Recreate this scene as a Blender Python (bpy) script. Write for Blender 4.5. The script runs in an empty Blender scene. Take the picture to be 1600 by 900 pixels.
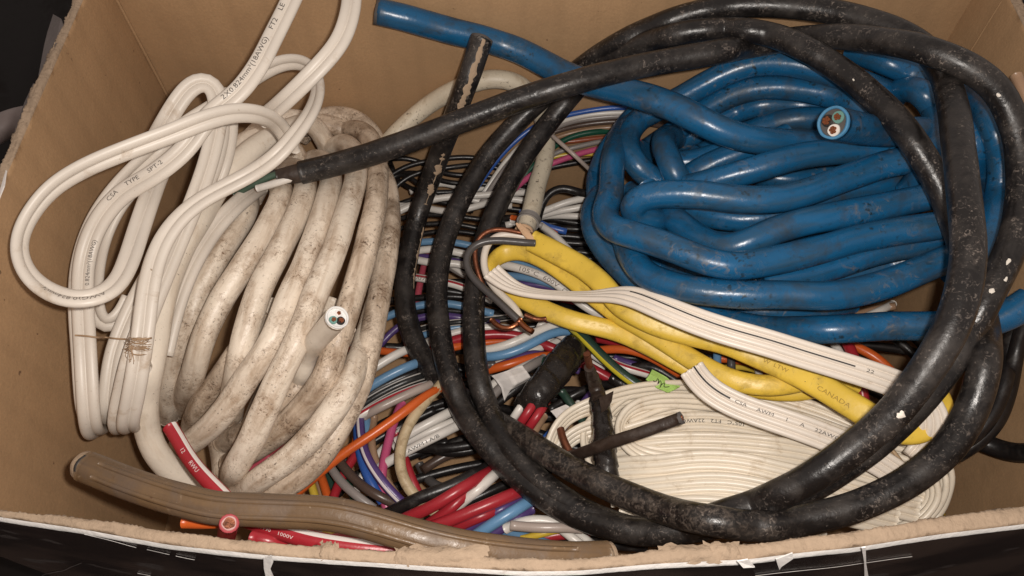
import bpy, bmesh, math, random
import numpy as np
from mathutils import Vector

random.seed(7)
rng = np.random.default_rng(7)
scene = bpy.context.scene
COL = scene.collection

# ------------------------------------------------------------------ camera
TILT = math.radians(31.0)          # tilt off straight-down
CAM = np.array([0.0, 0.0, 0.42])
FPX = 1200.0                       # focal length in pixels of a 1600 px wide picture
cam_data = bpy.data.cameras.new("camera")
cam_data.sensor_width = 36.0
cam_data.lens = 36.0 * FPX / 1600.0
cam_data.clip_start = 0.005
cam_data.clip_end = 50.0
cam = bpy.data.objects.new("camera", cam_data)
cam.location = CAM
cam.rotation_euler = (TILT, 0, 0)
COL.objects.link(cam)
scene.camera = cam

# ------------------------------------------------------------------ light: phone flash + dim room
world = bpy.data.worlds.new("World")
scene.world = world
world.use_nodes = True
bg = world.node_tree.nodes["Background"]
bg.inputs[0].default_value = (1.0, 0.86, 0.78, 1)
bg.inputs[1].default_value = 0.38
fl = bpy.data.lights.new("flash", 'POINT')
fl.energy = 3.5
fl.shadow_soft_size = 0.0035
fl.color = (1.0, 0.93, 0.86)
flash = bpy.data.objects.new("flash", fl)
flash.location = (0.011, 0.006, 0.424)
COL.objects.link(flash)
scene.view_settings.view_transform = 'Standard'
scene.view_settings.look = 'None'
scene.view_settings.exposure = 0.0
scene.view_settings.gamma = 1.0
scene.view_settings.use_curve_mapping = False

# ------------------------------------------------------------------ geometry of the view
FWD = np.array([0.0, math.sin(TILT), -math.cos(TILT)])
UPV = np.array([0.0, math.cos(TILT), math.sin(TILT)])
RGT = np.array([1.0, 0.0, 0.0])

def ray(u, v):
    return FWD + (u - 800.0) / FPX * RGT + (450.0 - v) / FPX * UPV

def at(u, v, zmm):
    d = ray(u, v)
    return CAM + d * ((zmm / 1000.0 - CAM[2]) / d[2])

XL, XR, YB, ZR = -0.186, 0.216, 0.302, 0.200     # inner faces of the box, rim height

# ------------------------------------------------------------------ materials
MATS = {}

def new_mat(name):
    m = bpy.data.materials.new(name)
    m.use_nodes = True
    nt = m.node_tree
    p = nt.nodes["Principled BSDF"]
    return m, nt, p

def noise(nt, scale, detail=4, rough=0.6, vec=None, dist=0.0):
    n = nt.nodes.new("ShaderNodeTexNoise")
    n.inputs["Scale"].default_value = scale
    n.inputs["Detail"].default_value = detail
    n.inputs["Roughness"].default_value = rough
    n.inputs["Distortion"].default_value = dist
    if vec is not None:
        nt.links.new(vec, n.inputs["Vector"])
    return n.outputs["Fac"]

def ramp(nt, fac, lo, hi, a=0.0, b=1.0):
    r = nt.nodes.new("ShaderNodeMapRange")
    r.inputs["From Min"].default_value = lo
    r.inputs["From Max"].default_value = hi
    r.inputs["To Min"].default_value = a
    r.inputs["To Max"].default_value = b
    nt.links.new(fac, r.inputs["Value"])
    return r.outputs["Result"]

def mix(nt, fac, a, b):
    m = nt.nodes.new("ShaderNodeMix")
    m.data_type = 'RGBA'
    if isinstance(fac, (int, float)):
        m.inputs[0].default_value = fac
    else:
        nt.links.new(fac, m.inputs[0])
    for s, i in ((a, 6), (b, 7)):
        if isinstance(s, (tuple, list)):
            m.inputs[i].default_value = (*s[:3], 1)
        else:
            nt.links.new(s, m.inputs[i])
    return m.outputs[2]

def math_node(nt, op, a, b=None):
    m = nt.nodes.new("ShaderNodeMath")
    m.operation = op
    for i, s in enumerate((a, b)):
        if s is None:
            continue
        if isinstance(s, (int, float)):
            m.inputs[i].default_value = s
        else:
            nt.links.new(s, m.inputs[i])
    return m.outputs[0]

def srgb(r, g, b):
    f = lambda c: (c / 255 / 12.92) if c / 255 <= 0.04045 else ((c / 255 + 0.055) / 1.055) ** 2.4
    return (f(r), f(g), f(b))

def cable_mat(name, col, rough=0.4, dirt=None, fleck=None, scuff=None, zone=None, streak=None, bump=(500, 0.15),
              var=0.12, stripe=None, metallic=0.0, spec=0.5):
    """dirt/fleck/scuff = (colour, low, high, scale): noise between low and high blends the colour in."""
    m, nt, p = new_mat(name)
    tc = nt.nodes.new("ShaderNodeTexCoord")
    vec = tc.outputs["Object"]
    c = mix(nt, ramp(nt, noise(nt, 45, 3, vec=vec), 0.3, 0.7), tuple(x * (1 - var) for x in col), tuple(min(1, x * (1 + var)) for x in col))
    rgh = None
    uv = nt.nodes.new("ShaderNodeUVMap")
    sep = nt.nodes.new("ShaderNodeSeparateXYZ")
    nt.links.new(uv.outputs[0], sep.inputs[0])
    if stripe:
        sc, centre, half = stripe
        d = math_node(nt, 'ABSOLUTE', math_node(nt, 'SUBTRACT', sep.outputs[1], centre))
        c = mix(nt, math_node(nt, 'LESS_THAN', d, half), c, sc)
    if streak:     # stains drawn out along the cable
        mp = nt.nodes.new("ShaderNodeMapping")
        mp.inputs["Scale"].default_value = (streak[3], streak[4], 1)
        nt.links.new(uv.outputs[0], mp.inputs["Vector"])
        c = mix(nt, ramp(nt, noise(nt, 1.0, 5, 0.65, mp.outputs[0], 0.3), streak[1], streak[2]), c, streak[0])
    if dirt:
        f = ramp(nt, noise(nt, dirt[3], 6, 0.68, vec, 0.4), dirt[1], dirt[2])
        c = mix(nt, f, c, dirt[0])
        rgh = f
    if scuff:
        mp = nt.nodes.new("ShaderNodeMapping")
        mp.inputs["Scale"].default_value = (1.0, 1.0, 1.0)
        nt.links.new(vec, mp.inputs["Vector"])
        f = ramp(nt, noise(nt, scuff[3], 8, 0.72, mp.outputs[0], 1.2), scuff[1], scuff[2])
        g = ramp(nt, noise(nt, scuff[3] * 0.16, 2, 0.5, vec), 0.42, 0.62)
        f = math_node(nt, 'MULTIPLY', f, g)
        c = mix(nt, f, c, scuff[0])
        rgh = f if rgh is None else math_node(nt, 'MAXIMUM', rgh, f)
    if zone:       # a crusted stretch of the cable (along its length)
        f = ramp(nt, noise(nt, zone[3], 8, 0.7, vec, 0.8), zone[1], zone[2])
        a0 = ramp(nt, sep.outputs[0], ZONE[0], ZONE[0] + 0.03)
        a1 = ramp(nt, sep.outputs[0], ZONE[1], ZONE[1] + 0.05, 1.0, 0.0)
        f = math_node(nt, 'MULTIPLY', math_node(nt, 'MULTIPLY', a0, a1), f)
        c = mix(nt, f, c, zone[0])
        rgh = math_node(nt, 'MAXIMUM', rgh, f)
    if fleck:
        f = ramp(nt, noise(nt, fleck[3], 3, 0.55, vec), fleck[1], fleck[2])
        g = ramp(nt, noise(nt, fleck[3] * 0.12, 3, 0.6, vec), 0.4, 0.65)
        c = mix(nt, math_node(nt, 'MULTIPLY', f, g), c, fleck[0])
    nt.links.new(c, p.inputs["Base Color"])
    if rgh is not None:
        nt.links.new(ramp(nt, rgh, 0, 1, rough, min(1.0, rough + 0.4)), p.inputs["Roughness"])
    else:
        nt.links.new(ramp(nt, noise(nt, 160, 4, vec=vec), 0.3, 0.7, rough * 0.8, min(1, rough * 1.25)), p.inputs["Roughness"])
    p.inputs["Metallic"].default_value = metallic
    p.inputs["Specular IOR Level"].default_value = spec
    if bump:
        b = nt.nodes.new("ShaderNodeBump")
        b.inputs["Strength"].default_value = bump[1]
        b.inputs["Distance"].default_value = 0.0006
        h = noise(nt, bump[0], 5, 0.6, vec)
        nt.links.new(h, b.inputs["Height"])
        nt.links.new(b.outputs[0], p.inputs["Normal"])
    MATS[name] = m
    return m

ZONE = (1.98, 2.11)
CREAM = srgb(226, 214, 200)
cable_mat('cord_white', (0.66, 0.595, 0.52), 0.42, dirt=((0.34, 0.23, 0.13), 0.60, 0.80, 55), fleck=((0.25, 0.17, 0.10), 0.70, 0.76, 700), bump=(350, 0.10), var=0.05)
cable_mat('cable_dirty_white', (0.79, 0.69, 0.57), 0.36, streak=((0.34, 0.225, 0.135), 0.46, 0.80, 34, 5), dirt=((0.30, 0.19, 0.11), 0.50, 0.80, 90),
          scuff=((0.17, 0.10, 0.055), 0.52, 0.66, 560), fleck=((0.07, 0.045, 0.03), 0.62, 0.70, 1000), bump=(420, 0.55), var=0.08)
cable_mat('cable_soiled_white', (0.72, 0.60, 0.475), 0.38, streak=((0.24, 0.15, 0.085), 0.42, 0.76, 30, 5), dirt=((0.20, 0.12, 0.065), 0.48, 0.76, 80),
          scuff=((0.12, 0.07, 0.04), 0.49, 0.62, 480), fleck=((0.05, 0.033, 0.024), 0.58, 0.68, 900), bump=(380, 0.6), var=0.10)
cable_mat('cable_plain_white', (0.74, 0.66, 0.555), 0.36, streak=((0.50, 0.38, 0.26), 0.52, 0.85, 20, 4), dirt=((0.40, 0.28, 0.18), 0.60, 0.85, 70),
          fleck=((0.07, 0.045, 0.03), 0.66, 0.72, 700), bump=(420, 0.35), var=0.06)
cable_mat('cable_aged_white', (0.66, 0.58, 0.45), 0.45, dirt=((0.32, 0.22, 0.12), 0.55, 0.85, 120), fleck=((0.07, 0.045, 0.03), 0.60, 0.68, 600), bump=(350, 0.3))
cable_mat('cable_blue', (0.008, 0.092, 0.215), 0.27, streak=((0.030, 0.060, 0.085), 0.46, 0.76, 24, 5), dirt=((0.026, 0.032, 0.036), 0.50, 0.76, 60), scuff=((0.17, 0.145, 0.12), 0.55, 0.72, 150),
          fleck=((0.012, 0.026, 0.038), 0.59, 0.68, 420), bump=(300, 0.22), var=0.14)
cable_mat('rubber_black', (0.0105, 0.0090, 0.0088), 0.28, dirt=((0.050, 0.042, 0.037), 0.45, 0.78, 70), scuff=((0.20, 0.165, 0.14), 0.545, 0.66, 560), zone=((0.125, 0.098, 0.078), 0.48, 0.72, 420),
          fleck=((0.20, 0.17, 0.145), 0.66, 0.73, 1000), bump=(420, 0.35))
cable_mat('wire_black', (0.013, 0.011, 0.011), 0.33, dirt=((0.04, 0.034, 0.03), 0.5, 0.8, 160), bump=(600, 0.15))
cable_mat('tape_black', (0.015, 0.012, 0.011), 0.22, dirt=((0.035, 0.028, 0.023), 0.5, 0.8, 140), fleck=((0.2, 0.17, 0.15), 0.66, 0.72, 800), bump=(220, 0.7))
cable_mat('tape_brown_black', (0.030, 0.019, 0.014), 0.38, dirt=((0.055, 0.036, 0.026), 0.45, 0.75, 200), bump=(260, 0.6))
cable_mat('brown_cable', (0.160, 0.098, 0.050), 0.36, streak=((0.085, 0.056, 0.037), 0.38, 0.80, 18, 8), dirt=((0.12, 0.085, 0.064), 0.48, 0.75, 55), scuff=((0.42, 0.32, 0.22), 0.62, 0.70, 260),
          fleck=((0.10, 0.05, 0.025), 0.66, 0.74, 400), bump=(200, 0.5))
cable_mat('yellow_sheath', (0.78, 0.535, 0.068), 0.38, dirt=((0.36, 0.235, 0.03), 0.52, 0.80, 120), scuff=((0.75, 0.58, 0.20), 0.62, 0.72, 260),
          fleck=((0.10, 0.06, 0.02), 0.70, 0.75, 700), bump=(180, 0.3))
cable_mat('ribbon_white', (0.78, 0.70, 0.61), 0.36, dirt=((0.46, 0.35, 0.23), 0.62, 0.88, 110), bump=(420, 0.08), var=0.05)
cable_mat('ribbon_cream', (0.79, 0.705, 0.58), 0.36, dirt=((0.42, 0.31, 0.19), 0.55, 0.85, 110), bump=(420, 0.10), var=0.06)
WIRECOL = dict(red=(0.36, 0.022, 0.032), dark_red=(0.22, 0.022, 0.026), orange=(0.62, 0.115, 0.022), light_blue=(0.13, 0.26, 0.42), blue=(0.035, 0.105, 0.38),
               purple=(0.085, 0.048, 0.17), green=(0.010, 0.072, 0.042), pink=(0.50, 0.085, 0.19), grey=(0.26, 0.23, 0.215), white=(0.70, 0.66, 0.61),
               brown=(0.085, 0.055, 0.043), tan=(0.34, 0.21, 0.13), yellow=(0.60, 0.42, 0.05), dark_green=(0.022, 0.050, 0.036), rose=(0.42, 0.07, 0.10),
               dark_grey=(0.075, 0.068, 0.066), grey_pink=(0.40, 0.33, 0.29), sky=(0.13, 0.28, 0.47), rust=(0.28, 0.075, 0.035))
for k, c in WIRECOL.items():
    cable_mat('wire_' + k, c, 0.32, dirt=(tuple(x * 0.55 + 0.01 for x in c), 0.58, 0.85, 130), bump=(500, 0.12), var=0.08)
cable_mat('wire_red_white_stripe', WIRECOL['red'], 0.32, stripe=((0.72, 0.66, 0.62), 0.38, 0.055))
cable_mat('wire_white_red_stripe', WIRECOL['white'], 0.32, stripe=(WIRECOL['red'], 0.42, 0.05))
cable_mat('wire_white_black_stripe', WIRECOL['white'], 0.32, stripe=((0.02, 0.02, 0.02), 0.5, 0.12))
cable_mat('wire_purple_white_stripe', WIRECOL['purple'], 0.32, stripe=((0.72, 0.66, 0.66), 0.58, 0.05))
cable_mat('wire_green_yellow_stripe', WIRECOL['dark_green'], 0.32, stripe=((0.55, 0.46, 0.03), 0.60, 0.07))
cable_mat('wire_stained_beige', (0.50, 0.39, 0.24), 0.5, dirt=((0.20, 0.12, 0.05), 0.5, 0.8, 230), bump=(350, 0.4))
cable_mat('copper', (0.45, 0.17, 0.085), 0.34, dirt=((0.16, 0.06, 0.035), 0.48, 0.75, 260), bump=(700, 0.2), metallic=1.0)
cable_mat('copper_aged', (0.26, 0.095, 0.05), 0.45, dirt=((0.09, 0.04, 0.028), 0.45, 0.75, 260), bump=(500, 0.3), metallic=0.8)
cable_mat('paper_filler', (0.62, 0.40, 0.24), 0.9, bump=(900, 0.6))
cable_mat('paper_white', (0.66, 0.62, 0.59), 0.85, dirt=((0.40, 0.35, 0.31), 0.55, 0.85, 120), bump=(300, 0.5))
cable_mat('paper_bright', (0.84, 0.81, 0.78), 0.9, dirt=((0.55, 0.48, 0.42), 0.6, 0.85, 200), bump=(500, 0.5))
cable_mat('ply_grey', (0.12, 0.10, 0.095), 0.8, bump=(300, 0.5))
cable_mat('label_green', (0.40, 0.62, 0.16), 0.75, bump=(500, 0.3), var=0.06)
cable_mat('ink_black', (0.02, 0.017, 0.016), 0.6, bump=None, var=0.02)
cable_mat('ink_soft', (0.075, 0.062, 0.055), 0.6, bump=None, var=0.3)
cable_mat('ink_faint', (0.17, 0.14, 0.12), 0.6, bump=None, var=0.02)
cable_mat('ink_brown', (0.36, 0.225, 0.03), 0.6, bump=None, var=0.02)
cable_mat('ink_white', (0.72, 0.62, 0.60), 0.6, bump=None, var=0.02)
cable_mat('paint_white', (0.74, 0.68, 0.60), 0.6, bump=(700, 0.4))
cable_mat('cut_blue', (0.06, 0.21, 0.37), 0.6)
cable_mat('cut_white', (0.64, 0.63, 0.61), 0.6)
cable_mat('cut_red', (0.36, 0.045, 0.055), 0.6)
cable_mat('cut_pink', (0.52, 0.30, 0.28), 0.6)
cable_mat('cut_grey', (0.08, 0.07, 0.065), 0.8)
cable_mat('core_teal', (0.12, 0.26, 0.23), 0.5)
cable_mat('core_green', (0.055, 0.095, 0.065), 0.5)
cable_mat('fibre_brown', (0.40, 0.265, 0.16), 0.9)
cable_mat('band_tan', (0.42, 0.29, 0.17), 0.55)
cable_mat('ring_grey', (0.27, 0.25, 0.235), 0.4)
cable_mat('crust_tan', (0.36, 0.26, 0.175), 0.95, bump=(700, 0.8))

def cardboard(name, col, rough_bump=0.35, dark=(0.19, 0.115, 0.062)):
    m, nt, p = new_mat(name)
    tc = nt.nodes.new("ShaderNodeTexCoord")
    vec = tc.outputs["Object"]
    c = mix(nt, ramp(nt, noise(nt, 14, 5, 0.6, vec), 0.3, 0.7), tuple(x * 0.86 for x in col), tuple(x * 1.12 for x in col))
    c = mix(nt, ramp(nt, noise(nt, 900, 3, 0.7, vec), 0.35, 0.75, 0, 0.5), c, tuple(x * 0.72 for x in col))
    c = mix(nt, ramp(nt, noise(nt, 60, 6, 0.7, vec, 0.6), 0.66, 0.82, 0, 0.6), c, dark)
    c = mix(nt, ramp(nt, noise(nt, 220, 2, 0.5, vec), 0.74, 0.78, 0, 0.75), c, (0.09, 0.05, 0.03))
    mp = nt.nodes.new("ShaderNodeMapping")
    mp.inputs["Rotation"].default_value = (0.7, 0.5, 0.6)
    mp.inputs["Scale"].default_value = (1, 0.06, 0.12)
    nt.links.new(vec, mp.inputs["Vector"])
    c = mix(nt, ramp(nt, noise(nt, 260, 4, 0.6, mp.outputs[0]), 0.68, 0.80, 0, 0.35), c, tuple(min(1, x * 1.55) for x in col))
    wv = nt.nodes.new("ShaderNodeTexWave")
    wv.bands_direction = 'DIAGONAL'
    wv.inputs["Scale"].default_value = 36.0
    wv.inputs["Distortion"].default_value = 0.6
    wm = nt.nodes.new("ShaderNodeMapping")
    wm.inputs["Scale"].default_value = (1, 1, 0)
    nt.links.new(vec, wm.inputs["Vector"])
    nt.links.new(wm.outputs[0], wv.inputs["Vector"])
    c = mix(nt, ramp(nt, wv.outputs["Fac"], 0.0, 0.35, 0.10, 0.0), c, tuple(x * 0.5 for x in col))
    nt.links.new(c, p.inputs["Base Color"])
    p.inputs["Roughness"].default_value = 0.82
    p.inputs["Specular IOR Level"].default_value = 0.25
    b = nt.nodes.new("ShaderNodeBump")
    b.inputs["Strength"].default_value = rough_bump
    b.inputs["Distance"].default_value = 0.0006
    h = noise(nt, 420, 5, 0.65, vec)
    h = math_node(nt, 'ADD', h, math_node(nt, 'MULTIPLY', noise(nt, 24, 3, 0.5, vec), 5.0))
    h = math_node(nt, 'ADD', h, math_node(nt, 'MULTIPLY', wv.outputs["Fac"], 0.5))
    nt.links.new(h, b.inputs["Height"])
    nt.links.new(b.outputs[0], p.inputs["Normal"])
    MATS[name] = m
cardboard('cardboard', (0.45, 0.280, 0.150))
cardboard('cardboard_edge', (0.37, 0.272, 0.190), 1.0, dark=(0.22, 0.145, 0.085))

def print_mat():
    m, nt, p = new_mat('printed_dark')
    tc = nt.nodes.new("ShaderNodeTexCoord")
    vec = tc.outputs["Object"]
    c = mix(nt, ramp(nt, noise(nt, 22, 3, 0.5, vec), 0.42, 0.58), (0.024, 0.015, 0.013), (0.070, 0.047, 0.038))
    c = mix(nt, ramp(nt, noise(nt, 55, 2, 0.5, vec), 0.62, 0.66, 0, 0.7), c, (0.11, 0.095, 0.09))
    mp = nt.nodes.new("ShaderNodeMapping")
    mp.inputs["Scale"].default_value = (0.05, 1, 1)
    nt.links.new(vec, mp.inputs["Vector"])
    c = mix(nt, ramp(nt, noise(nt, 700, 3, 0.6, mp.outputs[0]), 0.66, 0.72, 0, 0.5), c, (0.12, 0.085, 0.06))
    nt.links.new(c, p.inputs["Base Color"])
    p.inputs["Roughness"].default_value = 0.25
    MATS['printed_dark'] = m
print_mat()

# ------------------------------------------------------------------ scene-graph helpers
def tag(o, label=None, cat=None, group=None, kind=None):
    if label: o["label"] = label
    if cat: o["category"] = cat
    if group: o["group"] = group
    if kind: o["kind"] = kind
    return o

def thing(name, label, cat, base, group=None):
    o = bpy.data.objects.new(name, None)
    o.empty_display_size = 0.01
    COL.objects.link(o)
    o.location = base
    return tag(o, label, cat, group)

def root_of(o):
    while o.parent: o = o.parent
    return o

def mesh_obj(name, V, F, mat, parent=None, uv=None, smooth=True, mats=None, midx=None):
    V = np.asarray(V, dtype=np.float64)
    if parent is None:
        base = np.array([(V[:, 0].min() + V[:, 0].max()) / 2, (V[:, 1].min() + V[:, 1].max()) / 2, V[:, 2].min()])
    else:
        base = np.array(root_of(parent).location)
    me = bpy.data.meshes.new(name)
    me.from_pydata((V - base).tolist(), [], F)
    if smooth:
        me.polygons.foreach_set("use_smooth", [len(f) <= 4 for f in F])
    if uv is not None:
        lay = me.uv_layers.new(name="UVMap")
        lay.data.foreach_set("uv", np.asarray(uv, dtype=np.float32).ravel())
    for mm in (mats or [mat]):
        me.materials.append(MATS[mm])
    if midx is not None:
        me.polygons.foreach_set("material_index", midx)
    me.update()
    o = bpy.data.objects.new(name, me)
    COL.objects.link(o)
    if parent is None:
        o.location = base
    else:
        o.parent = parent
    return o

# ------------------------------------------------------------------ strands: centre lines with a depth solver
class Strand:
    pass
STR = []

def catmull(P, step):
    P = np.asarray(P, float)
    if len(P) == 2:
        n = max(2, int(np.linalg.norm(P[1] - P[0]) / step) + 1)
        return np.linspace(P[0], P[1], n)
    Q = np.vstack([2 * P[0] - P[1], P, 2 * P[-1] - P[-2]])
    out = []
    for i in range(1, len(Q) - 2):
        p0, p1, p2, p3 = Q[i - 1], Q[i], Q[i + 1], Q[i + 2]
        d = lambda a, b: max(1e-6, np.linalg.norm((a - b)[:3]) ** 0.5)
        t0 = 0; t1 = d(p1, p0); t2 = t1 + d(p2, p1); t3 = t2 + d(p3, p2)
        n = max(2, int(np.linalg.norm((p2 - p1)[:3]) / step * 3) + 1)
        t = np.linspace(t1, t2, n, endpoint=False)[:, None]
        A1 = (t1 - t) / (t1 - t0) * p0 + (t - t0) / (t1 - t0) * p1
        A2 = (t2 - t) / (t2 - t1) * p1 + (t - t1) / (t2 - t1) * p2
        A3 = (t3 - t) / (t3 - t2) * p2 + (t - t2) / (t3 - t2) * p3
        B1 = (t2 - t) / (t2 - t0) * A1 + (t - t0) / (t2 - t0) * A2
        B2 = (t3 - t) / (t3 - t1) * A2 + (t - t1) / (t3 - t1) * A3
        out.append((t2 - t) / (t2 - t1) * B1 + (t - t1) / (t2 - t1) * B2)
    out.append(P[-1:])
    D = np.vstack(out)
    s = np.concatenate([[0], np.cumsum(np.linalg.norm(np.diff(D[:, :3], axis=0), axis=1))])
    n = max(3, int(round(s[-1] / step)) + 1)
    q = np.linspace(0, s[-1], n)
    return np.stack([np.interp(q, s, D[:, k]) for k in range(D.shape[1])], 1)

STEP = 0.004
def S(pts, r, z=None, a=None, b=None, bank=0.0, w=None, prio=0.0):
    """pts 'u,v[,z[,bank]] ...' (picture position, height in mm); r radius in mm; a, b half-width / half-thickness in mm."""
    st = Strand()
    rows = []
    cz, cb = z, bank
    for tok in pts.split():
        q = [float(x) for x in tok.split(',')]
        if len(q) > 2: cz = q[2]
        if len(q) > 3: cb = q[3]
        rows.append((*at(q[0], q[1], cz), math.radians(cb)))
    st.r = r / 1000
    st.a = (a if a else r) / 1000
    st.b = (b if b else r) / 1000
    st.w = w if w else 1.0 / (r * r)
    st.prio = prio
    D = catmull(rows, STEP)
    st.P = D[:, :3]
    st.bank = D[:, 3]
    STR.append(st)
    return st

RIM_IN = [(-260, 762), (-100, 783), (0, 797), (100, 806), (167, 814), (267, 830), (400, 846), (502, 853), (600, 860), (662, 858), (730, 866), (815, 873), (900, 873),
          (958, 869), (1002, 862), (1080, 853), (1190, 848), (1250, 840), (1350, 828), (1467, 807), (1600, 790), (1760, 765), (1950, 735)]
RIM_OUT = [(-280, 768), (-100, 790), (0, 806), (133, 826), (267, 850), (400, 864), (527, 874), (624, 880), (730, 886), (815, 891), (900, 890), (958, 885), (1013, 880),
           (1080, 876), (1170, 872), (1250, 862), (1340, 853), (1467, 833), (1600, 817), (1760, 793), (1950, 765)]
rin = np.array([at(u, v, 200) for u, v in RIM_IN])
rout = np.array([at(u, v, 200) for u, v in RIM_OUT])

def solve():
    P = np.vstack([s.P for s in STR])
    sid = np.concatenate([np.full(len(s.P), i) for i, s in enumerate(STR)])
    loc = np.concatenate([np.arange(len(s.P)) for s in STR])
    a = np.array([s.a for s in STR])[sid]
    b = np.array([s.b for s in STR])[sid]
    w = np.array([s.w for s in STR])[sid]
    pr = np.array([s.prio for s in STR])[sid]
    rel = P - CAM
    t = rel @ FWD
    d = rel / t[:, None]
    q = np.stack([d[:, 0], d @ UPV], 1)          # direction coordinates
    # bounds along each line of sight: walls and floor of the box
    tmax = np.minimum((CAM[2] - b) / -d[:, 2], 9)
    tmax = np.where(d[:, 1] > 0, np.minimum(tmax, (YB - 0.001 - b) / np.maximum(d[:, 1], 1e-6)), tmax)
    tmax = np.where(d[:, 0] > 0, np.minimum(tmax, (XR - 0.001 - b) / np.maximum(d[:, 0], 1e-6)), tmax)
    tmax = np.where(d[:, 0] < 0, np.minimum(tmax, (XL + 0.001 + b) / np.minimum(d[:, 0], -1e-6)), tmax)
    yin = np.interp(P[:, 0], rin[:, 0], rin[:, 1]) + b * 0.8
    tmin = np.where(P[:, 2] < 0.196, yin / np.maximum(d[:, 1], 1e-6), 0.1)
    tmin = np.minimum(tmin, tmax - 0.001)
    t0 = np.clip(t, tmin, tmax)
    t = t0.copy()
    # candidate pairs
    I, J = [], []
    N = len(P)
    qa = q.astype(np.float32); lim = (a / 0.25).astype(np.float32)
    ordx = np.argsort(qa[:, 0])
    qs = qa[ordx]; ls = lim[ordx]
    mx = float(ls.max())
    for k in range(N):
        hi = np.searchsorted(qs[:, 0], qs[k, 0] + ls[k] + mx)
        if hi <= k + 1: continue
        dq = qs[k + 1:hi] - qs[k]
        L = ls[k + 1:hi] + ls[k]
        m = np.nonzero((dq * dq).sum(1) < L * L)[0]
        I.append(np.full(len(m), ordx[k])); J.append(ordx[k + 1 + m])
    I = np.concatenate(I); J = np.concatenate(J)
    same = sid[I] == sid[J]
    near = same & (np.abs(loc[I] - loc[J]) * STEP < 5 * (a[I] + b[I]))
    I, J = I[~near], J[~near]
    # order: the one nearer to the eye stays nearer
    swap = (t0[I] - pr[I]) > (t0[J] - pr[J])
    near_i = np.where(swap, J, I); far_i = np.where(swap, I, J)
    sep = np.linalg.norm(q[near_i] - q[far_i], axis=1)
    A = a[near_i] + a[far_i]; B = (b[near_i] + b[far_i]) * 0.98
    wn = w[near_i] / (w[near_i] + w[far_i]); wf = 1 - wn
    starts = np.cumsum([0] + [len(s.P) for s in STR])
    inner = np.ones(N, bool)
    inner[starts[:-1]] = False; inner[starts[1:] - 1] = False
    idx = np.nonzero(inner)[0]
    kappa = np.clip(np.array([s.r for s in STR])[sid] / 0.006, 0.25, 1.0)
    for it in range(140):
        # stiffness
        if it < 132:
            for _ in range(2):
                off = t - t0
                lap = 0.5 * (off[idx - 1] + off[idx + 1]) - off[idx]
                t[idx] += 0.6 * kappa[idx] * lap
            t += 0.010 * (t0 - t)
        lat = sep * 0.5 * (t[near_i] + t[far_i])
        req = B * np.sqrt(np.clip(1 - (lat / A) ** 2, 0, 1))
        viol = req - (t[far_i] - t[near_i])
        v = np.clip(viol, 0, 0.02)
        k = v > 1e-6
        up = np.zeros(N); dn = np.zeros(N)
        np.maximum.at(up, near_i[k], (v * wn)[k])
        np.maximum.at(dn, far_i[k], (v * wf)[k])
        t += 0.7 * (dn - up)
        t = np.clip(t, tmin, tmax)
    P2 = CAM + d * t[:, None]
    for i, s in enumerate(STR):
        s.P = P2[starts[i]:starts[i + 1]]
        # soften the solved line a little
        for _ in range(2):
            Q = s.P.copy()
            Q[1:-1] = 0.5 * s.P[1:-1] + 0.25 * (s.P[:-2] + s.P[2:])
            s.P = Q
    print("solver: points", N, "pairs", len(I), "left", float(np.percentile(np.clip(viol, 0, 1), 99)))

def frames(st, step):
    if getattr(st, 'fr_step', None) == step:
        return st.fr
    D = catmull(np.column_stack([st.P, st.bank]), step)
    P, bank = D[:, :3], D[:, 3]
    T = np.gradient(P, axis=0)
    T /= np.linalg.norm(T, axis=1)[:, None] + 1e-12
    V = CAM - P
    V /= np.linalg.norm(V, axis=1)[:, None]
    N = V - (V * T).sum(1)[:, None] * T
    ln = np.linalg.norm(N, axis=1)
    for i in range(len(P)):
        if ln[i] < 0.22:
            j = i - 1 if i > 0 else int(np.argmax(ln >= 0.22))
            n = N[j] - (N[j] @ T[i]) * T[i]
            N[i] = n / (np.linalg.norm(n) + 1e-9)
        else:
            N[i] /= ln[i]
    for _ in range(6):
        N[1:-1] = N[1:-1] * 0.5 + 0.25 * (N[:-2] + N[2:])
        N -= (N * T).sum(1)[:, None] * T
        N /= np.linalg.norm(N, axis=1)[:, None] + 1e-12
    B = np.cross(T, N)
    c, s = np.cos(bank)[:, None], np.sin(bank)[:, None]
    N, B = c * N + s * B, -s * N + c * B
    st.fr = (P, T, N, B); st.fr_step = step
    st.s = np.concatenate([[0], np.cumsum(np.linalg.norm(np.diff(P, axis=0), axis=1))])
    return st.fr

def prof_round(r, n):
    ang = np.linspace(-math.pi, math.pi, n, endpoint=False)
    return np.stack([np.sin(ang) * r, np.cos(ang) * r], 1)

def prof_cores(c, n, pitch=None, k=5):
    pitch = pitch or 1.72 * c
    lim = math.asin(min(0.97, pitch / 2 / c))
    top = []
    for i in range(n):
        x = (i - (n - 1) / 2) * pitch
        a0 = -math.pi / 2 if i == 0 else -lim
        a1 = math.pi / 2 if i == n - 1 else lim
        for j, aa in enumerate(np.linspace(a0, a1, k + (2 if i in (0, n - 1) else 0))):
            if i > 0 and j == 0: continue
            top.append((x + math.sin(aa) * c, math.cos(aa) * c))
    bot = [(x, -y) for x, y in top[::-1]][1:-1]
    return np.array(top + bot)

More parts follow.
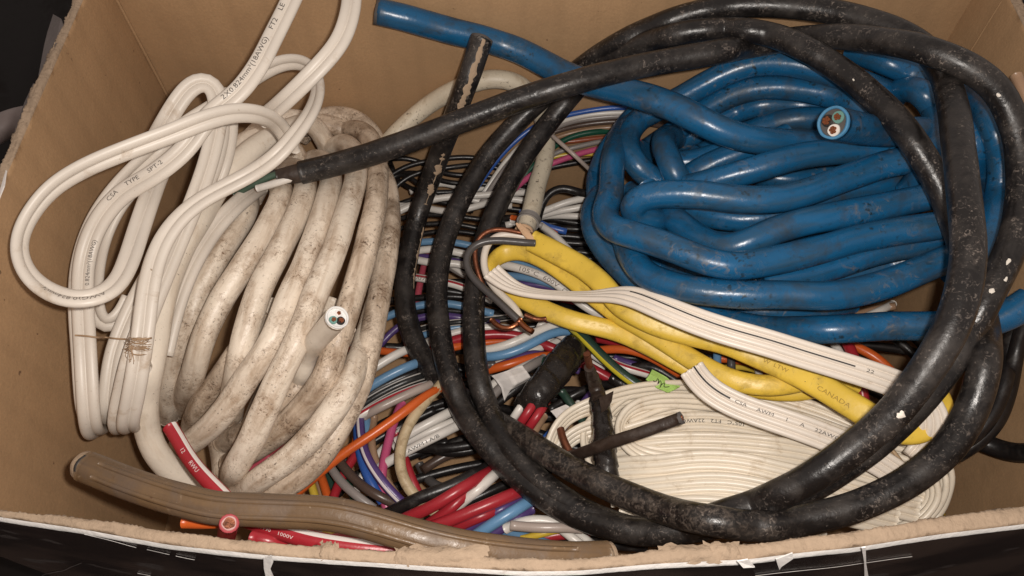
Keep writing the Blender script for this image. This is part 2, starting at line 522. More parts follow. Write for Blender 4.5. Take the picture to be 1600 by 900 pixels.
def prof_flat(wd, th, n=16):
    pts = []
    r = th / 2
    for k in range(n // 2 + 1):
        a = -math.pi / 2 + math.pi * k / (n // 2)
        pts.append((wd / 2 - r + math.cos(a) * r, math.sin(a) * r))
    for k in range(n // 2 + 1):
        a = math.pi / 2 + math.pi * k / (n // 2)
        pts.append((-wd / 2 + r + math.cos(a) * r, math.sin(a) * r))
    # middle points for a soft crown
    out = []
    for i, p in enumerate(pts):
        out.append(p)
        if i == n // 2:
            out += [(wd * 0.17, th / 2 * 1.03), (0, th / 2 * 1.05), (-wd * 0.17, th / 2 * 1.03)]
    out += [(-wd * 0.17, -th / 2), (wd * 0.17, -th / 2)]
    return np.array(out)

def sweep(name, st, mat, parent=None, prof=None, n=16, lump=0.0, step=0.002, taper=None, wrap=None):
    P, T, N, B = frames(st, step)
    pr = prof_round(st.r, n) if prof is None else prof
    m, k = len(P), len(pr)
    sc = np.ones((m, k))
    if lump:
        s = st.s[:, None]
        ang = np.arange(k)[None, :] * 2 * math.pi / k
        ph = rng.uniform(0, 6.28, 6)
        fr = rng.uniform(60, 130, 3)
        sc += lump * (np.sin(s * fr[0] + ph[0]) * 0.8 + np.sin(s * fr[1] * 1.9 + ph[1] + ang) * 0.6
                      + np.sin(s * fr[2] * 1.1 + ph[2] + 2 * ang) * 0.7 + np.sin(s * 330 + ph[3] + 3 * ang) * 0.35)
    if wrap:       # overlapping turns of tape: a spiral saw-tooth
        amp, pitch = wrap
        ang = np.arange(k)[None, :] / k
        sc += amp * np.mod(st.s[:, None] / pitch + ang, 1.0)
    if taper is not None:
        sc *= np.interp(st.s / st.s[-1], [x for x, _ in taper], [y for _, y in taper])[:, None]
    V = P[:, None, :] + (pr[None, :, 0] * sc)[..., None] * B[:, None, :] + (pr[None, :, 1] * sc)[..., None] * N[:, None, :]
    V = V.reshape(-1, 3)
    i = np.arange(m - 1)[:, None] * k
    j = np.arange(k)[None, :]
    j2 = (j + 1) % k
    quads = np.stack([i + j, i + j2, i + k + j2, i + k + j], -1).reshape(-1, 4)
    F = quads.tolist()
    F.append(list(range(k))[::-1][::-1])
    F.append(list(range((m - 1) * k, m * k))[::-1])
    su = st.s
    u0 = np.repeat(su[:-1], k); u1 = np.repeat(su[1:], k)
    v0 = np.tile(np.arange(k) / k, m - 1); v1 = np.tile((np.arange(k) + 1) / k, m - 1)
    uv = np.stack([np.stack([u0, v0], 1), np.stack([u0, v1], 1), np.stack([u1, v1], 1), np.stack([u1, v0], 1)], 1).reshape(-1, 2)
    uv = np.vstack([uv, np.zeros((2 * k, 2)) - 5])
    return mesh_obj(name, V, F, mat, parent, uv)

def end_of(st, which, step=0.002):
    P, T, N, B = frames(st, step)
    i = 0 if which == 0 else -1
    return P[i], (-T[i] if which == 0 else T[i]), N[i], B[i]

def disc(name, c, d, n, b, r, mat, parent, h=0.0003, seg=20, wob=0.0, inner=0.0):
    """short plug: a low cylinder whose top face looks along d"""
    V, F = [], []
    for ring, (hh, rr) in enumerate(((-0.001, r), (h * 0.6, r), (h, r * 0.93))):
        for k in range(seg):
            a = 2 * math.pi * k / seg
            q = rr * (1 + wob * math.sin(3 * a + r * 9e4) + wob * 0.6 * math.sin(5 * a + 1))
            V.append(c + d * hh + n * math.cos(a) * q + b * math.sin(a) * q)
    for ring in range(2):
        for k in range(seg):
            F.append([ring * seg + k, ring * seg + (k + 1) % seg, (ring + 1) * seg + (k + 1) % seg, (ring + 1) * seg + k])
    F.append([2 * seg + k for k in range(seg)])
    # orient outwards
    cr = np.cross(V[2 * seg + 1] - V[2 * seg], V[2 * seg + 2] - V[2 * seg + 1])
    if cr @ d < 0:
        F = [f[::-1] for f in F]
    return mesh_obj(name, V, F, mat, parent)

def cut_end(st, which, parent, facemat, cores, rot=0.0, wall=0.16, depth=0.0011):
    """the jacket wall stands proud as a ring, filler and conductors sit inside it.
    cores = [(angle, distance, radius, insulation material, copper radius)] as fractions of the cable radius"""
    c, d, n, b = end_of(st, which)
    R = st.r
    seg = 30
    V, F = [], []
    prof = [(R * 1.0, -0.0004), (R * 1.0, depth * 0.85), (R * 0.97, depth), (R * (1 - wall), depth * 0.95), (R * (1 - wall), 0.0)]
    for rr_, hh in prof:
        for k in range(seg):
            a = 2 * math.pi * k / seg
            q = rr_ * (1 + 0.012 * math.sin(3 * a + R * 3e3) + 0.008 * math.sin(7 * a))
            V.append(c + d * (hh + 0.00012 * math.sin(4 * a + 1)) + n * math.cos(a) * q + b * math.sin(a) * q)
    for r_ in range(len(prof) - 1):
        for k in range(seg):
            F.append([r_ * seg + k, r_ * seg + (k + 1) % seg, (r_ + 1) * seg + (k + 1) % seg, (r_ + 1) * seg + k])
    mesh_obj('jacket_rim', V, F, facemat, parent)
    disc('filler', c, d, n, b, R * (1 - wall * 0.9), 'cut_grey' if cores and facemat != 'cut_white' else facemat, parent, h=0.00015, wob=0.01, seg=24)
    for q_, (ang, dist, cr, imat, cop) in enumerate(cores):
        a = math.radians(ang + rot)
        cc = c + (n * math.cos(a) + b * math.sin(a)) * dist * R * 0.92
        con = disc('conductor', cc, d, n, b, cr * R, imat, parent, h=0.0006 + 0.0002 * q_, wob=0.03)
        for k in range(7):
            aa = k * 2.4 + q_; rad = cop * R * (0.0 if k == 0 else 0.62)
            disc('copper_strand', cc + (n * math.cos(aa) + b * math.sin(aa)) * rad, d, n, b, cop * R * 0.42, 'copper', con, h=0.0010 + 0.0002 * q_ + 0.0002 * (k % 3), seg=8)

# ---- lettering: glyph outlines laid along a strand
_txt = None
def glyph_mesh(text):
    cu = bpy.data.curves.new("glyphs", 'FONT')
    cu.body = text
    cu.size = 1.0
    cu.resolution_u = 2
    o = bpy.data.objects.new("glyphs", cu)
    COL.objects.link(o)
    dg = bpy.context.evaluated_depsgraph_get()
    ev = o.evaluated_get(dg)
    me = ev.to_mesh()
    bm = bmesh.new(); bm.from_mesh(me)
    bmesh.ops.triangulate(bm, faces=bm.faces[:])
    for _ in range(3):
        es = [e_ for e_ in bm.edges if e_.calc_length() > 0.16]
        if not es: break
        bmesh.ops.subdivide_edges(bm, edges=es, cuts=1)
        bmesh.ops.triangulate(bm, faces=bm.faces[:])
    bm.verts.index_update()
    V = np.array([v.co[:] for v in bm.verts])
    F = [[v.index for v in p.verts] for p in bm.faces]
    bm.free()
    ev.to_mesh_clear()
    bpy.data.objects.remove(o)
    bpy.data.curves.remove(cu)
    return V, F

def lettering(st, text, px, size, parent, mat='ink_black', direction=1, lat=0.0, surf=None, step=0.002, stretch=1.0, name='printed_lettering'):
    """surf(lat) -> height above the centre line; round cables wrap"""
    P, T, N, B = frames(st, step)
    d = (P - CAM); dep = d @ FWD
    uu = 800 + FPX * d[:, 0] / dep
    vv = 450 - FPX * (d @ UPV) / dep
    i0 = int(np.argmin((uu - px[0]) ** 2 + (vv - px[1]) ** 2))
    s0 = st.s[i0]
    V, F = glyph_mesh(text)
    sz = size / 1000
    s = s0 + direction * V[:, 0] * sz * stretch
    s = np.clip(s, 0, st.s[-1])
    y = (V[:, 1] - 0.35) * sz * direction        # across
    y = -(-y)
    ip = lambda A: np.stack([np.interp(s, st.s, A[:, k]) for k in range(3)], 1)
    p, n, b = ip(P), ip(N), ip(B)
    n /= np.linalg.norm(n, axis=1)[:, None]; b /= np.linalg.norm(b, axis=1)[:, None]
    # b = T x N: glyph-up for reading along +T with N towards the eye is N x T = -b ... so up = cross(N, D)
    up = np.cross(n, ip(T) * direction)
    up /= np.linalg.norm(up, axis=1)[:, None]
    yy = (V[:, 1] - 0.35) * sz
    la = lat / 1000
    if surf is None:       # round: wrap
        sgn = np.sign((up * b).sum(1))
        ang = (la + yy * sgn) / st.r
        W = p + n * (np.cos(ang) * (st.r * 1.02 + 0.00012))[:, None] + b * (np.sin(ang) * (st.r * 1.02 + 0.00012))[:, None]
    else:
        sgn = np.sign((up * b).sum(1))
        x = la + yy * sgn
        h = surf(x) + 0.00016
        W = p + b * x[:, None] + n * h[:, None]
    me = mesh_obj(name, W, F, mat, parent, smooth=False)
    return me

def cores_surf(c, n, pitch=None):
    pitch = pitch or 1.72 * c
    xs = [(i - (n - 1) / 2) * pitch for i in range(n)]
    def f(x):
        h = np.zeros_like(x)
        for k in xs:
            h = np.maximum(h, np.sqrt(np.clip(c * c - (x - k) ** 2, 0, None)))
        return h
    return f

def stripe_on(st, s_from, s_to, lat, half, surf, mat, parent, step=0.002, name='printed_stripe'):
    P, T, N, B = frames(st, step)
    m = (st.s >= s_from) & (st.s <= s_to)
    P, N, B = P[m], N[m], B[m]
    xs = np.array([lat - half, lat, lat + half]) / 1000
    h = surf(xs) + 0.00014
    V = (P[:, None] + B[:, None] * xs[None, :, None] + N[:, None] * h[None, :, None]).reshape(-1, 3)
    F = []
    for i in range(len(P) - 1):
        for j in range(2):
            F.append([i * 3 + j, i * 3 + j + 1, i * 3 + j + 4, i * 3 + j + 3])
    return mesh_obj(name, V, F, mat, parent)

exec_later = []

# ================================================================== SETTING: dark table top, the cardboard box
def grid_plane(name, x0, x1, y0, y1, z, mat):
    V = [(x0, y0, z), (x1, y0, z), (x1, y1, z), (x0, y1, z)]
    return mesh_obj(name, np.array(V), [[0, 1, 2, 3]], mat, smooth=False)

cable_mat('table_dark', (0.005, 0.0035, 0.0035), 0.6, spec=0.2, dirt=((0.009, 0.006, 0.005), 0.5, 0.7, 12), bump=(60, 0.2))
table = grid_plane('table_top', -1.5, 1.5, -1.2, 1.8, -0.006, 'table_dark')
tag(table, kind='structure')

box = thing('cardboard_box', 'open brown cardboard box with torn rim and dark printed outside, full of cables', 'box', ((XL + XR) / 2, 0.17, -0.0055))

def hash_noise(x, seed, fr):
    r = random.Random(seed)
    v = np.zeros_like(x)
    for k in range(7):
        v += np.sin(x * fr * (1.7 ** k) + r.uniform(0, 6.28)) * (0.62 ** k)
    return v / 2.2

def wall(name, inner, outer, ztop, parent, rag=0.0006, seed=1, zs=12, ragdepth=0.0005, bow=None):
    """inner/outer: matching xy polylines; the rim between them is rough"""
    inner = np.asarray(inner); outer = np.asarray(outer)
    s = np.concatenate([[0], np.cumsum(np.linalg.norm(np.diff(inner, axis=0), axis=1))])
    n = int(s[-1] / 0.0006) + 2
    q = np.linspace(0, s[-1], n)
    I = np.stack([np.interp(q, s, inner[:, k]) for k in range(2)], 1)
    O = np.stack([np.interp(q, s, outer[:, k]) for k in range(2)], 1)
    ring = []
    nrm = (O - I) / np.linalg.norm(O - I, axis=1)[:, None]
    lv = np.append(np.linspace(0, 0.988, zs - 1), 1.0)
    for l in lv:                                     # inner face upwards
        wob = hash_noise(q + l * 0.09, seed + 5, 30) * 0.0006 * min(1, l * 3) + hash_noise(q * 0.3 + l, seed + 9, 14) * 0.0008
        ring.append(np.column_stack([I + nrm * wob[:, None] * (1 - l * 0.8), np.full(n, l * (ztop - 0.001))]))
    nr = 6
    for k in range(nr + 1):                          # rough rim
        f = k / nr
        h = ztop + hash_noise(q, seed + 20 + k // 2, 260) * rag + rng.normal(0, rag * 0.28, n) + hash_noise(q, seed, 40) * rag * 1.5
        h -= 0.0004 * (abs(f - 0.5) * 2) ** 3
        e = hash_noise(q, seed + 40 + k, 330) * ragdepth + rng.normal(0, ragdepth * 0.3, n)
        ring.append(np.column_stack([I + (O - I) * f + nrm * e[:, None] * (0.4 if 0 < k < nr else 1), h]))
    for l in (0.97, 0.6, 0.0):
        ring.append(np.column_stack([O, np.full(n, l * ztop)]))
    R = np.stack(ring, 1)
    m, k = R.shape[:2]
    F, mi = [], []
    for i in range(m - 1):
        for j in range(k - 1):
            F.append([i * k + j, (i + 1) * k + j, (i + 1) * k + j + 1, i * k + j + 1])
            mi.append(1 if zs - 1 <= j <= zs + nr else 0)
    return mesh_obj(name, R.reshape(-1, 3), F, None, parent, mats=['cardboard', 'cardboard_edge'], midx=mi)

TH = 0.0042
# left wall leans out a little at the top where a flap was folded
wall('wall_panel', [(XL, 0.0665), (XL - 0.0005, 0.12), (XL, 0.2), (XL, YB)], [(XL - 0.0036, 0.0665), (XL - 0.0042, 0.12), (XL - 0.0036, 0.2), (XL - 0.0036, YB)], ZR, box, rag=0.0005, seed=3, ragdepth=0.0006)
wall('wall_panel', [(XL - 0.004, YB), (XR + 0.004, YB)], [(XL - 0.004, YB + TH), (XR + 0.004, YB + TH)], ZR + 0.006, box, seed=11)
wall('wall_panel', [(XR, YB), (XR, 0.068)], [(XR + TH, YB), (XR + TH, 0.068)], ZR, box, seed=17)
xs_ = np.linspace(XL - 0.004, XR + 0.004, 160)
fin = np.column_stack([xs_, np.interp(xs_, rin[:, 0], rin[:, 1])])
fout = np.column_stack([xs_, np.interp(xs_, rout[:, 0], rout[:, 1])])
wall('wall_panel', fin, fout, ZR, box, rag=0.00035, seed=23, ragdepth=0.00035)
V = [(XL - 0.003, 0.060, -0.0045), (XR + 0.003, 0.060, -0.0045), (XR + 0.004, YB + 0.004, -0.0045), (XL - 0.004, YB + 0.004, -0.0045)]
V = V + [(x, y, -0.0003) for x, y, _ in V]
mesh_obj('floor_panel', np.array(V), [[3, 2, 1, 0], [4, 5, 6, 7], [0, 1, 5, 4], [1, 2, 6, 5], [2, 3, 7, 6], [3, 0, 4, 7]], 'cardboard', box, smooth=False)

# printed outer paper of the front panel: ragged top edge, peeled away from a white ply below it
def sheet(name, xy, off, top, mat, rows=10, bottom=0.0, flare=0.0):
    n = len(xy)
    d = np.gradient(xy, axis=0); nn = np.stack([d[:, 1], -d[:, 0]], 1); nn /= np.linalg.norm(nn, axis=1)[:, None]
    V, F = [], []
    for i in range(n):
        for k in range(rows):
            drop = [0.0, 0.0004, 0.0009, 0.0015, 0.0022, 0.003, 0.006, 0.02, 0.06][k] if k < rows - 1 else top[i] - bottom
            z = top[i] - drop
            o = off + flare * min(1.0, drop / 0.0022)
            V.append((*(xy[i] + nn[i] * o), z))
    for i in range(n - 1):
        for k in range(rows - 1):
            F.append([i * rows + k, i * rows + k + 1, (i + 1) * rows + k + 1, (i + 1) * rows + k])
    return mesh_obj(name, np.array(V), F, mat, box)

xd = np.linspace(XL - 0.003, XR + 0.003, 900)
yo = np.interp(xd, rout[:, 0], rout[:, 1])
# smooth the outer line
for _ in range(40):
    yo[1:-1] = (yo[:-2] + yo[2:] + 2 * yo[1:-1]) / 4
oxy = np.column_stack([xd, yo])
white_top = ZR - 0.0002 + hash_noise(xd, 71, 160) * 0.0003
sheet('white_ply', oxy, 0.0003, white_top, 'paper_bright', flare=0.0009)
peel = 0.00025 + np.clip(hash_noise(xd, 77, 55) * 1.2, 0, 1) * 0.0013 - 0.0008 * np.clip(hash_noise(xd, 33, 25) * 1.6, 0, 1) + np.clip(hash_noise(xd, 91, 230), 0, 1) * 0.0005
sheet('printed_paper', oxy, 0.0014, white_top - 0.0002 - peel, 'printed_dark')

# white creases where the print has cracked, curled flakes of the white ply
def crack(pts, wmm, name='print_crack', off=0.0017, mat='paper_bright'):
    P = np.array(pts, float)
    n = max(8, int(abs(P[-1, 0] - P[0, 0]) / 0.0007))
    x = np.linspace(P[0, 0], P[-1, 0], n)
    z = np.interp(x, P[:, 0], P[:, 1]) + hash_noise(x, 5, 400) * 0.0001
    y = np.interp(x, oxy[:, 0], oxy[:, 1]) - off
    w = wmm / 1000 * (0.45 + 0.55 * np.abs(hash_noise(x, int(abs(P[0, 0]) * 9999), 300))) * np.sin(np.linspace(0.12, math.pi - 0.12, n)) ** 0.4
    V = np.vstack([np.column_stack([x, y, z + w / 2]), np.column_stack([x, y - 0.0001, z]), np.column_stack([x, y, z - w / 2])])
    F = []
    for r_ in range(2):
        for i in range(n - 1):
            F.append([r_ * n + i, (r_ + 1) * n + i, (r_ + 1) * n + i + 1, r_ * n + i + 1])
    mesh_obj(name, V, F, mat, box)

def front_at(u, v):
    """point of the front panel's outer face seen at this picture position"""
    d = ray(u, v)
    t = 0.2
    for _ in range(30):
        x = d[0] * t
        t += ((np.interp(x, oxy[:, 0], oxy[:, 1]) - 0.0016) - d[1] * t) / d[1] * 0.7
    p = CAM + d * t
    return p[0], p[2]
crack([front_at(132, 834), front_at(170, 843), front_at(213, 855)], 0.5)
crack([front_at(230, 858), front_at(265, 866)], 0.8)
crack([front_at(275, 868), front_at(304, 874)], 0.3)
crack([front_at(1180, 899), front_at(1300, 886), front_at(1425, 869)], 0.35)
crack([front_at(215, 895), front_at(235, 899)], 0.3)
crack([front_at(66, 899), front_at(100, 891), front_at(128, 879)], 0.9, name='printed_arc', mat='ply_grey')

def flake(pts, name='torn_flake', mat='paper_bright', lift=0.0):
    """curled scrap of paper: outline in picture positions on the front face, given real thickness"""
    top = []
    for u, v, o in pts:
        x, z = front_at(u, v)
        top.append((x, np.interp(x, oxy[:, 0], oxy[:, 1]) - 0.0018 - o / 1000, z))
    n = len(top)
    back = [(x, y + 0.0003, z) for x, y, z in top]
    F = [list(range(n)), list(range(2 * n - 1, n - 1, -1))] + [[i, n + i, n + (i + 1) % n, (i + 1) % n] for i in range(n)]
    mesh_obj(name, np.array(top + back), F, mat, box, smooth=False)
flake([(412, 871, 0.2), (424, 866, 0.2), (428, 871, 1.0), (424, 877, 2.0), (433, 886, 3.6), (435, 893, 4.4), (428, 894, 4.4), (419, 886, 3.2), (414, 878, 1.6)])
flake([(1346, 854, 0.2), (1352, 853, 0.2), (1351, 870, 1.8), (1353, 884, 3.2), (1347, 883, 3.2), (1348, 868, 1.6)])
flake([(1212, 872, 0.2), (1238, 862, 0.2), (1238, 866, 1.0), (1220, 876, 1.4), (1216, 880, 1.6)])
flake([(1152, 875, 0.2), (1168, 872, 0.2), (1178, 877, 1.4), (1160, 878, 1.4)])

# raised torn cardboard lumps standing on the front rim, torn plies on the left rim
def lump(u, v, w, h, seed, z=200.5, name='torn_edge_lump', mat='cardboard_edge'):
    c = at(u, v, z)
    r = random.Random(seed)
    V, F = [], []
    nu, nv = 14, 7
    for i in range(nu):
        for j in range(nv):
            fx = i / (nu - 1) * 2 - 1; fy = j / (nv - 1) * 2 - 1
            hh = max(0, 1 - fx ** 4) * max(0, 1 - fy ** 2)
            V.append((c[0] + fx * w / 2 / 1000 + r.gauss(0, .0002), c[1] + fy * 0.0024 + r.gauss(0, .0003), c[2] - 0.0012 + (h / 1000 + 0.0012) * hh * r.uniform(0.65, 1.1)))
    for i in range(nu - 1):
        for j in range(nv - 1):
            F.append([i * nv + j, (i + 1) * nv + j, (i + 1) * nv + j + 1, i * nv + j + 1])
    mesh_obj(name, np.array(V), F, mat, box)
lump(700, 866, 22, 0.8, 1); lump(640, 868, 9, 0.6, 2); lump(512, 860, 5, 0.7, 3)
lump(1080, 864, 18, 0.8, 4); lump(1130, 860, 10, 0.6, 5)

def ply(pts, mat, zoff=0.0, name='torn_ply'):
    P = np.array([at(u, v, z) for u, v, z in pts])
    n = len(P)
    Q = P + np.array([0.0002, 0, -0.0004])
    F = [list(range(n)), list(range(2 * n - 1, n - 1, -1))] + [[i, n + i, n + (i + 1) % n, (i + 1) % n] for i in range(n)]
    mesh_obj(name, np.vstack([P, Q]), F, mat, box, smooth=False)
ply([(83, 22, 194), (95, 29, 199), (99, 40, 199.5), (84, 80, 200), (70, 112, 200), (60, 118, 196), (69, 70, 193), (74, 50, 193)], 'ply_grey')
ply([(52, 130, 194), (58, 138, 199.5), (45, 170, 200), (28, 210, 200), (18, 250, 199), (10, 262, 194), (24, 200, 192), (38, 160, 193)], 'ply_grey')
ply([(2, 268, 194), (10, 262, 199.5), (6, 290, 200), (-10, 330, 199.5), (-14, 330, 194)], 'paper_white')
# pressed fold line beside the left rim and on the right panel
def fold(pts, z_ok, name='fold_line', rad=0.00035, mat='cardboard'):
    st = Strand(); st.P = catmull([(*p, 0.0) for p in pts], 0.004)[:, :3]; st.bank = np.zeros(len(st.P)); st.r = rad
    sweep(name, st, mat, box, n=8, step=0.004)
fold([(XR - 0.0001, 0.275, 0.03), (XR - 0.0001, 0.279, 0.10), (XR - 0.0001, 0.283, 0.198)], 1, rad=0.0003)
fold([(XL + 0.0006, YB - 0.0006, 0.0), (XL + 0.0006, YB - 0.0006, 0.10), (XL + 0.0006, YB - 0.0006, 0.2)], 1, rad=0.0008)

# ================================================================== STRANDS (picture position, height in mm)
# ---- thick black rubber cable: one continuous length in three big loops
blk = S("470,270,150 520,258,153 600,234,160 700,197,168 800,160,176 870,137,182 940,117,184 1000,103,184 1060,92,184 1120,81,185 1180,71,180 1240,61,188 1300,57,196 1367,62,205 "
        "1450,79,216 1517,107,217 1560,143,213 1587,200,206 1597,270,199 1593,340,196 1575,400,192 1550,450,188 1525,500,184 1495,550,180 1455,605,174 1400,665,167 1330,722,158 1260,765,150 "
        "1180,800,140 1100,822,130 1020,832,122 950,822,116 880,795,112 820,755,108 765,700,105 722,640,103 700,580,101 686,510,99 683,440,99 697,370,101 722,310,106 757,250,112 795,205,120 "
        "835,165,130 880,128,142 925,93,156 970,66,168 1020,42,176 1070,24,182 1120,13,187 1180,8,190 1240,10,193 1300,18,196 1350,30,199 1400,48,202 1440,70,202 1467,103,204 1485,150,210 "
        "1494,200,215 1501,260,218 1508,320,220 1513,385,219 1507,450,216 1484,517,211 1450,575,204 1405,635,194 1340,695,181 1265,748,169 1190,785,151 1120,808,138 1060,828,124 1000,830,118 "
        "930,808,115 870,774,112 820,730,109 780,675,106 752,610,104 741,540,102 741,470,102 750,400,104 772,335,108 805,268,115 845,208,124 880,165,134 915,125,146 955,93,160 1000,70,170 "
        "1060,52,178 1120,46,184 1180,49,188 1230,63,191 1280,88,193 1330,122,195 1380,165,197 1425,218,198 1460,275,192 1488,335,186 1510,400,180 1530,470,178 1541,540,180 1535,590,180 "
        "1520,635,174 1493,687,170 1433,743,165 1367,780,160 1283,807,155 1200,822,149 1120,815,147 1050,800,137 960,765,127 880,725,118 810,680,108 740,635,92 690,595,88 655,550,86 "
        "637,500,86 632,450,87 640,390,89 655,330,95 680,260,115 705,195,140 733,120,166 752,63,175", 5.25, w=0.02)

# ---- blue coil
BLUE = dict(
 tail=S("590,18,180 640,30,176 700,47,168 760,62,162 820,83,158 860,104,156 905,125,158 955,138,163 1005,150,168 1055,168,170 1105,194,170 1145,211,168 1190,220,166 1240,224,160 1290,228,150 1340,240,138", 6.2),
 cutend=S("1303,192,205 1325,197,199 1352,202,191 1390,206,180 1430,206,172 1480,205,165 1530,215,160", 6.2),
 t1=S("935,320,120 932,285,124 948,240,130 975,205,136 1010,180,142 1060,155,150 1110,126,158 1165,103,164 1220,98,168 1275,108,168 1330,125,165 1400,150,160", 5.75),
 t1b=S("1120,150,144 1175,126,152 1235,117,157 1290,121,158 1350,135,156", 5.75),
 t2=S("1010,235,128 1040,215,134 1075,190,141 1115,163,148 1155,144,154 1205,136,158 1265,141,160 1320,155,160 1380,180,158", 5.75),
 t3=S("1060,225,132 1100,200,138 1142,178,144 1190,164,149 1240,163,152 1300,170,154 1360,190,154", 5.75),
 t4=S("1090,245,134 1140,222,140 1192,199,146 1235,187,150 1280,186,152 1340,200,152", 5.75),
 t5=S("1055,290,136 1090,267,142 1133,247,147 1175,233,150 1230,212,150", 5.75),
 r1=S("1330,78,168 1385,97,170 1432,118,170 1475,150,168 1510,190,165 1528,240,162 1525,290,160 1500,335,158 1450,375,152", 5.75),
 r2=S("1470,125,158 1520,150,160 1553,200,160 1566,260,160 1560,320,160 1545,370,159 1520,410,156 1480,440,150", 5.75),
 r3=S("1345,175,140 1385,150,158 1425,138,168 1455,160,172 1468,205,172 1455,255,170 1420,300,160", 5.75),
 l1=S("1060,160,142 1015,175,141 984,205,140 984,240,141 1005,270,141 1040,290,138 1080,310,130", 5.75),
 l2=S("1015,160,125 975,200,135 958,250,142 955,300,147 945,335,152 955,356,156 983,365,160 1033,381,163 1083,401,165 1133,415,166 1183,412,166 1233,402,166 1283,390,166 1335,374,166 1400,362,166 1470,352,164 1520,340,158", 5.75),
 l3=S("1085,240,118 1062,218,132 1040,214,142 1036,228,147 1044,245,149 1052,270,148 1070,295,142", 5.75),
 l4=S("1045,255,138 1085,252,140 1125,240,142 1165,225,140", 5.75),
 m1=S("1075,292,150 1120,281,156 1175,266,161 1233,248,164 1290,238,166 1345,236,167 1400,240,167 1460,248,162", 5.75),
 m2=S("1030,345,146 998,340,152 985,326,158 996,311,163 1035,303,167 1090,304,170 1150,311,171 1210,312,171 1265,299,171 1317,280,171 1367,262,171 1417,250,170 1470,245,166", 5.75),
 m3=S("1010,295,140 1035,325,144 1068,354,150 1100,377,155 1135,388,160 1170,378,164 1217,358,167 1267,344,169 1320,335,169 1383,322,168 1450,308,166 1510,295,160", 5.75),
 m4=S("1040,320,138 1085,331,143 1140,341,147 1195,340,150 1250,322,152 1310,305,152 1370,290,153 1430,280,153", 5.75),
 m5=S("1190,440,150 1250,430,152 1320,410,154 1380,390,156 1440,380,156 1500,365,150", 5.75),
 b1=S("975,370,138 987,402,144 1008,429,149 1050,446,154 1105,456,158 1167,461,160 1230,460,161 1290,463,162 1340,456,162 1400,438,161 1450,417,160 1500,395,156 1545,350,150", 5.75),
 b2=S("940,300,122 926,330,125 930,365,128 955,403,124 990,438,123 1040,468,123 1090,488,125 1135,504,128 1200,515,134 1290,515,150 1380,510,153 1450,509,156 1520,508,160 1570,495,165 1610,470,170", 5.75),
 b3=S("1030,440,112 1080,465,118 1140,478,122 1200,486,124 1260,485,124 1330,470,122", 5.75),
 x1=S("960,380,108 1010,410,112 1080,425,116 1160,430,118 1250,425,118 1350,400,116", 5.75),
 x2=S("985,300,112 1050,320,118 1120,350,122 1200,365,124 1300,350,124 1400,330,122", 5.75),
 x3=S("1000,240,112 1060,245,118 1140,260,122 1230,280,124 1330,260,124 1430,240,120", 5.75),
 x4=S("1100,170,118 1180,180,124 1260,200,128 1350,215,128 1440,225,124", 5.75),
 x5=S("1150,430,126 1240,442,130 1330,430,132 1420,405,132 1490,380,128", 5.75),
 x6=S("1380,110,140 1450,150,144 1500,210,144 1505,280,142 1480,340,138 1440,380,134", 5.75),
)

# ---- dirty white three-core coil
RW = 5.2
WHITE = dict(
 w1=S("520,260,88 533,218,100 552,202,112 575,213,122 588,250,132 590,293,140 581,350,147 564,417,150 544,483,150 526,535,148 510,587,142 477,633,134 433,677,124 397,703,114 360,725,104", RW),
 w2=S("570,250,100 595,270,112 608,310,120 608,370,126 598,433,130 589,483,132 578,535,134 565,590,134 541,645,132 510,700,128 472,742,122 435,765,116 395,785,110", RW),
 w2b=S("606,350,118 600,420,122 585,490,128 565,550,134 545,600,138 518,645,138 483,688,134 437,728,126 393,758,116 360,785,108", RW),
 w3=S("500,270,92 512,238,104 535,224,116 553,238,128 557,268,138 551,300,145 538,345,152 519,400,156 494,457,157 471,517,156 456,550,154 434,595,150 413,642,144 392,690,136 372,724,126 363,745,114 372,760,100", RW),
 w4=S("470,285,96 485,252,110 505,252,124 517,275,136 512,310,146 497,357,152 477,410,155 451,467,155 430,525,152 408,560,148 386,590,143 360,630,136 333,663,128 305,687,118 280,700,106", RW),
 w5=S("430,300,100 448,266,114 466,266,128 478,290,140 470,322,147 451,365,151 424,415,152 400,467,150 383,525,146 373,570,138 365,610,126 360,650,112", RW),
 w6=S("395,310,104 412,280,118 432,283,132 440,305,142 430,330,147 409,370,149 377,420,148 344,472,145 314,538,138 303,580,128 293,608,116 285,640,100", RW),
 w7=S("385,300,124 386,330,134 352,385,138 318,440,137 293,510,132 274,560,124 262,607,114 262,650,100", RW),
 w9=S("470,195,140 440,206,148 400,230,154 352,276,158 317,333,158 284,388,155 259,450,151 244,520,146 233,580,140 226,640,132 238,697,122 268,736,112 310,760,102 350,775,94", RW),
 w10=S("400,510,128 378,545,126 358,573,124 333,607,120 308,640,112 300,680,98", RW),
 w11=S("545,520,128 508,545,130 467,602,128 433,640,124 400,670,116 350,690,104", RW),
 w12=S("330,640,100 342,680,102 350,720,100 350,765,92", RW),
 w13=S("440,560,122 425,600,122 405,640,116 388,690,106", RW),
 w14=S("430,480,128 400,530,128 375,580,118 340,650,102", RW),
 w15=S("520,470,126 500,520,128 480,560,126 450,600,118", RW),
 back1=S("440,240,90 465,205,102 500,192,110 540,205,108 570,240,98", RW),
 back2=S("470,215,100 500,185,108 535,180,112 570,195,110 600,240,96", RW),
 back3=S("385,225,120 410,200,128 450,185,130 490,195,122 510,225,108", RW),
 back4=S("340,260,120 370,230,128 410,212,130 450,225,122 470,255,110", RW),
 cutend=S("526,497,181 515,509,173 502,523,163 489,540,152 479,560,142 470,590,130 452,620,118", 4.2),
)
arch = S("560,300,80 585,255,90 612,216,104 664,168,116 716,138,122 768,123,122 810,131,116 838,160,106 852,200,99 854,232,97 848,262,97 839,290,98 833,318,100 827,342,102 819,362,104", 4.9)

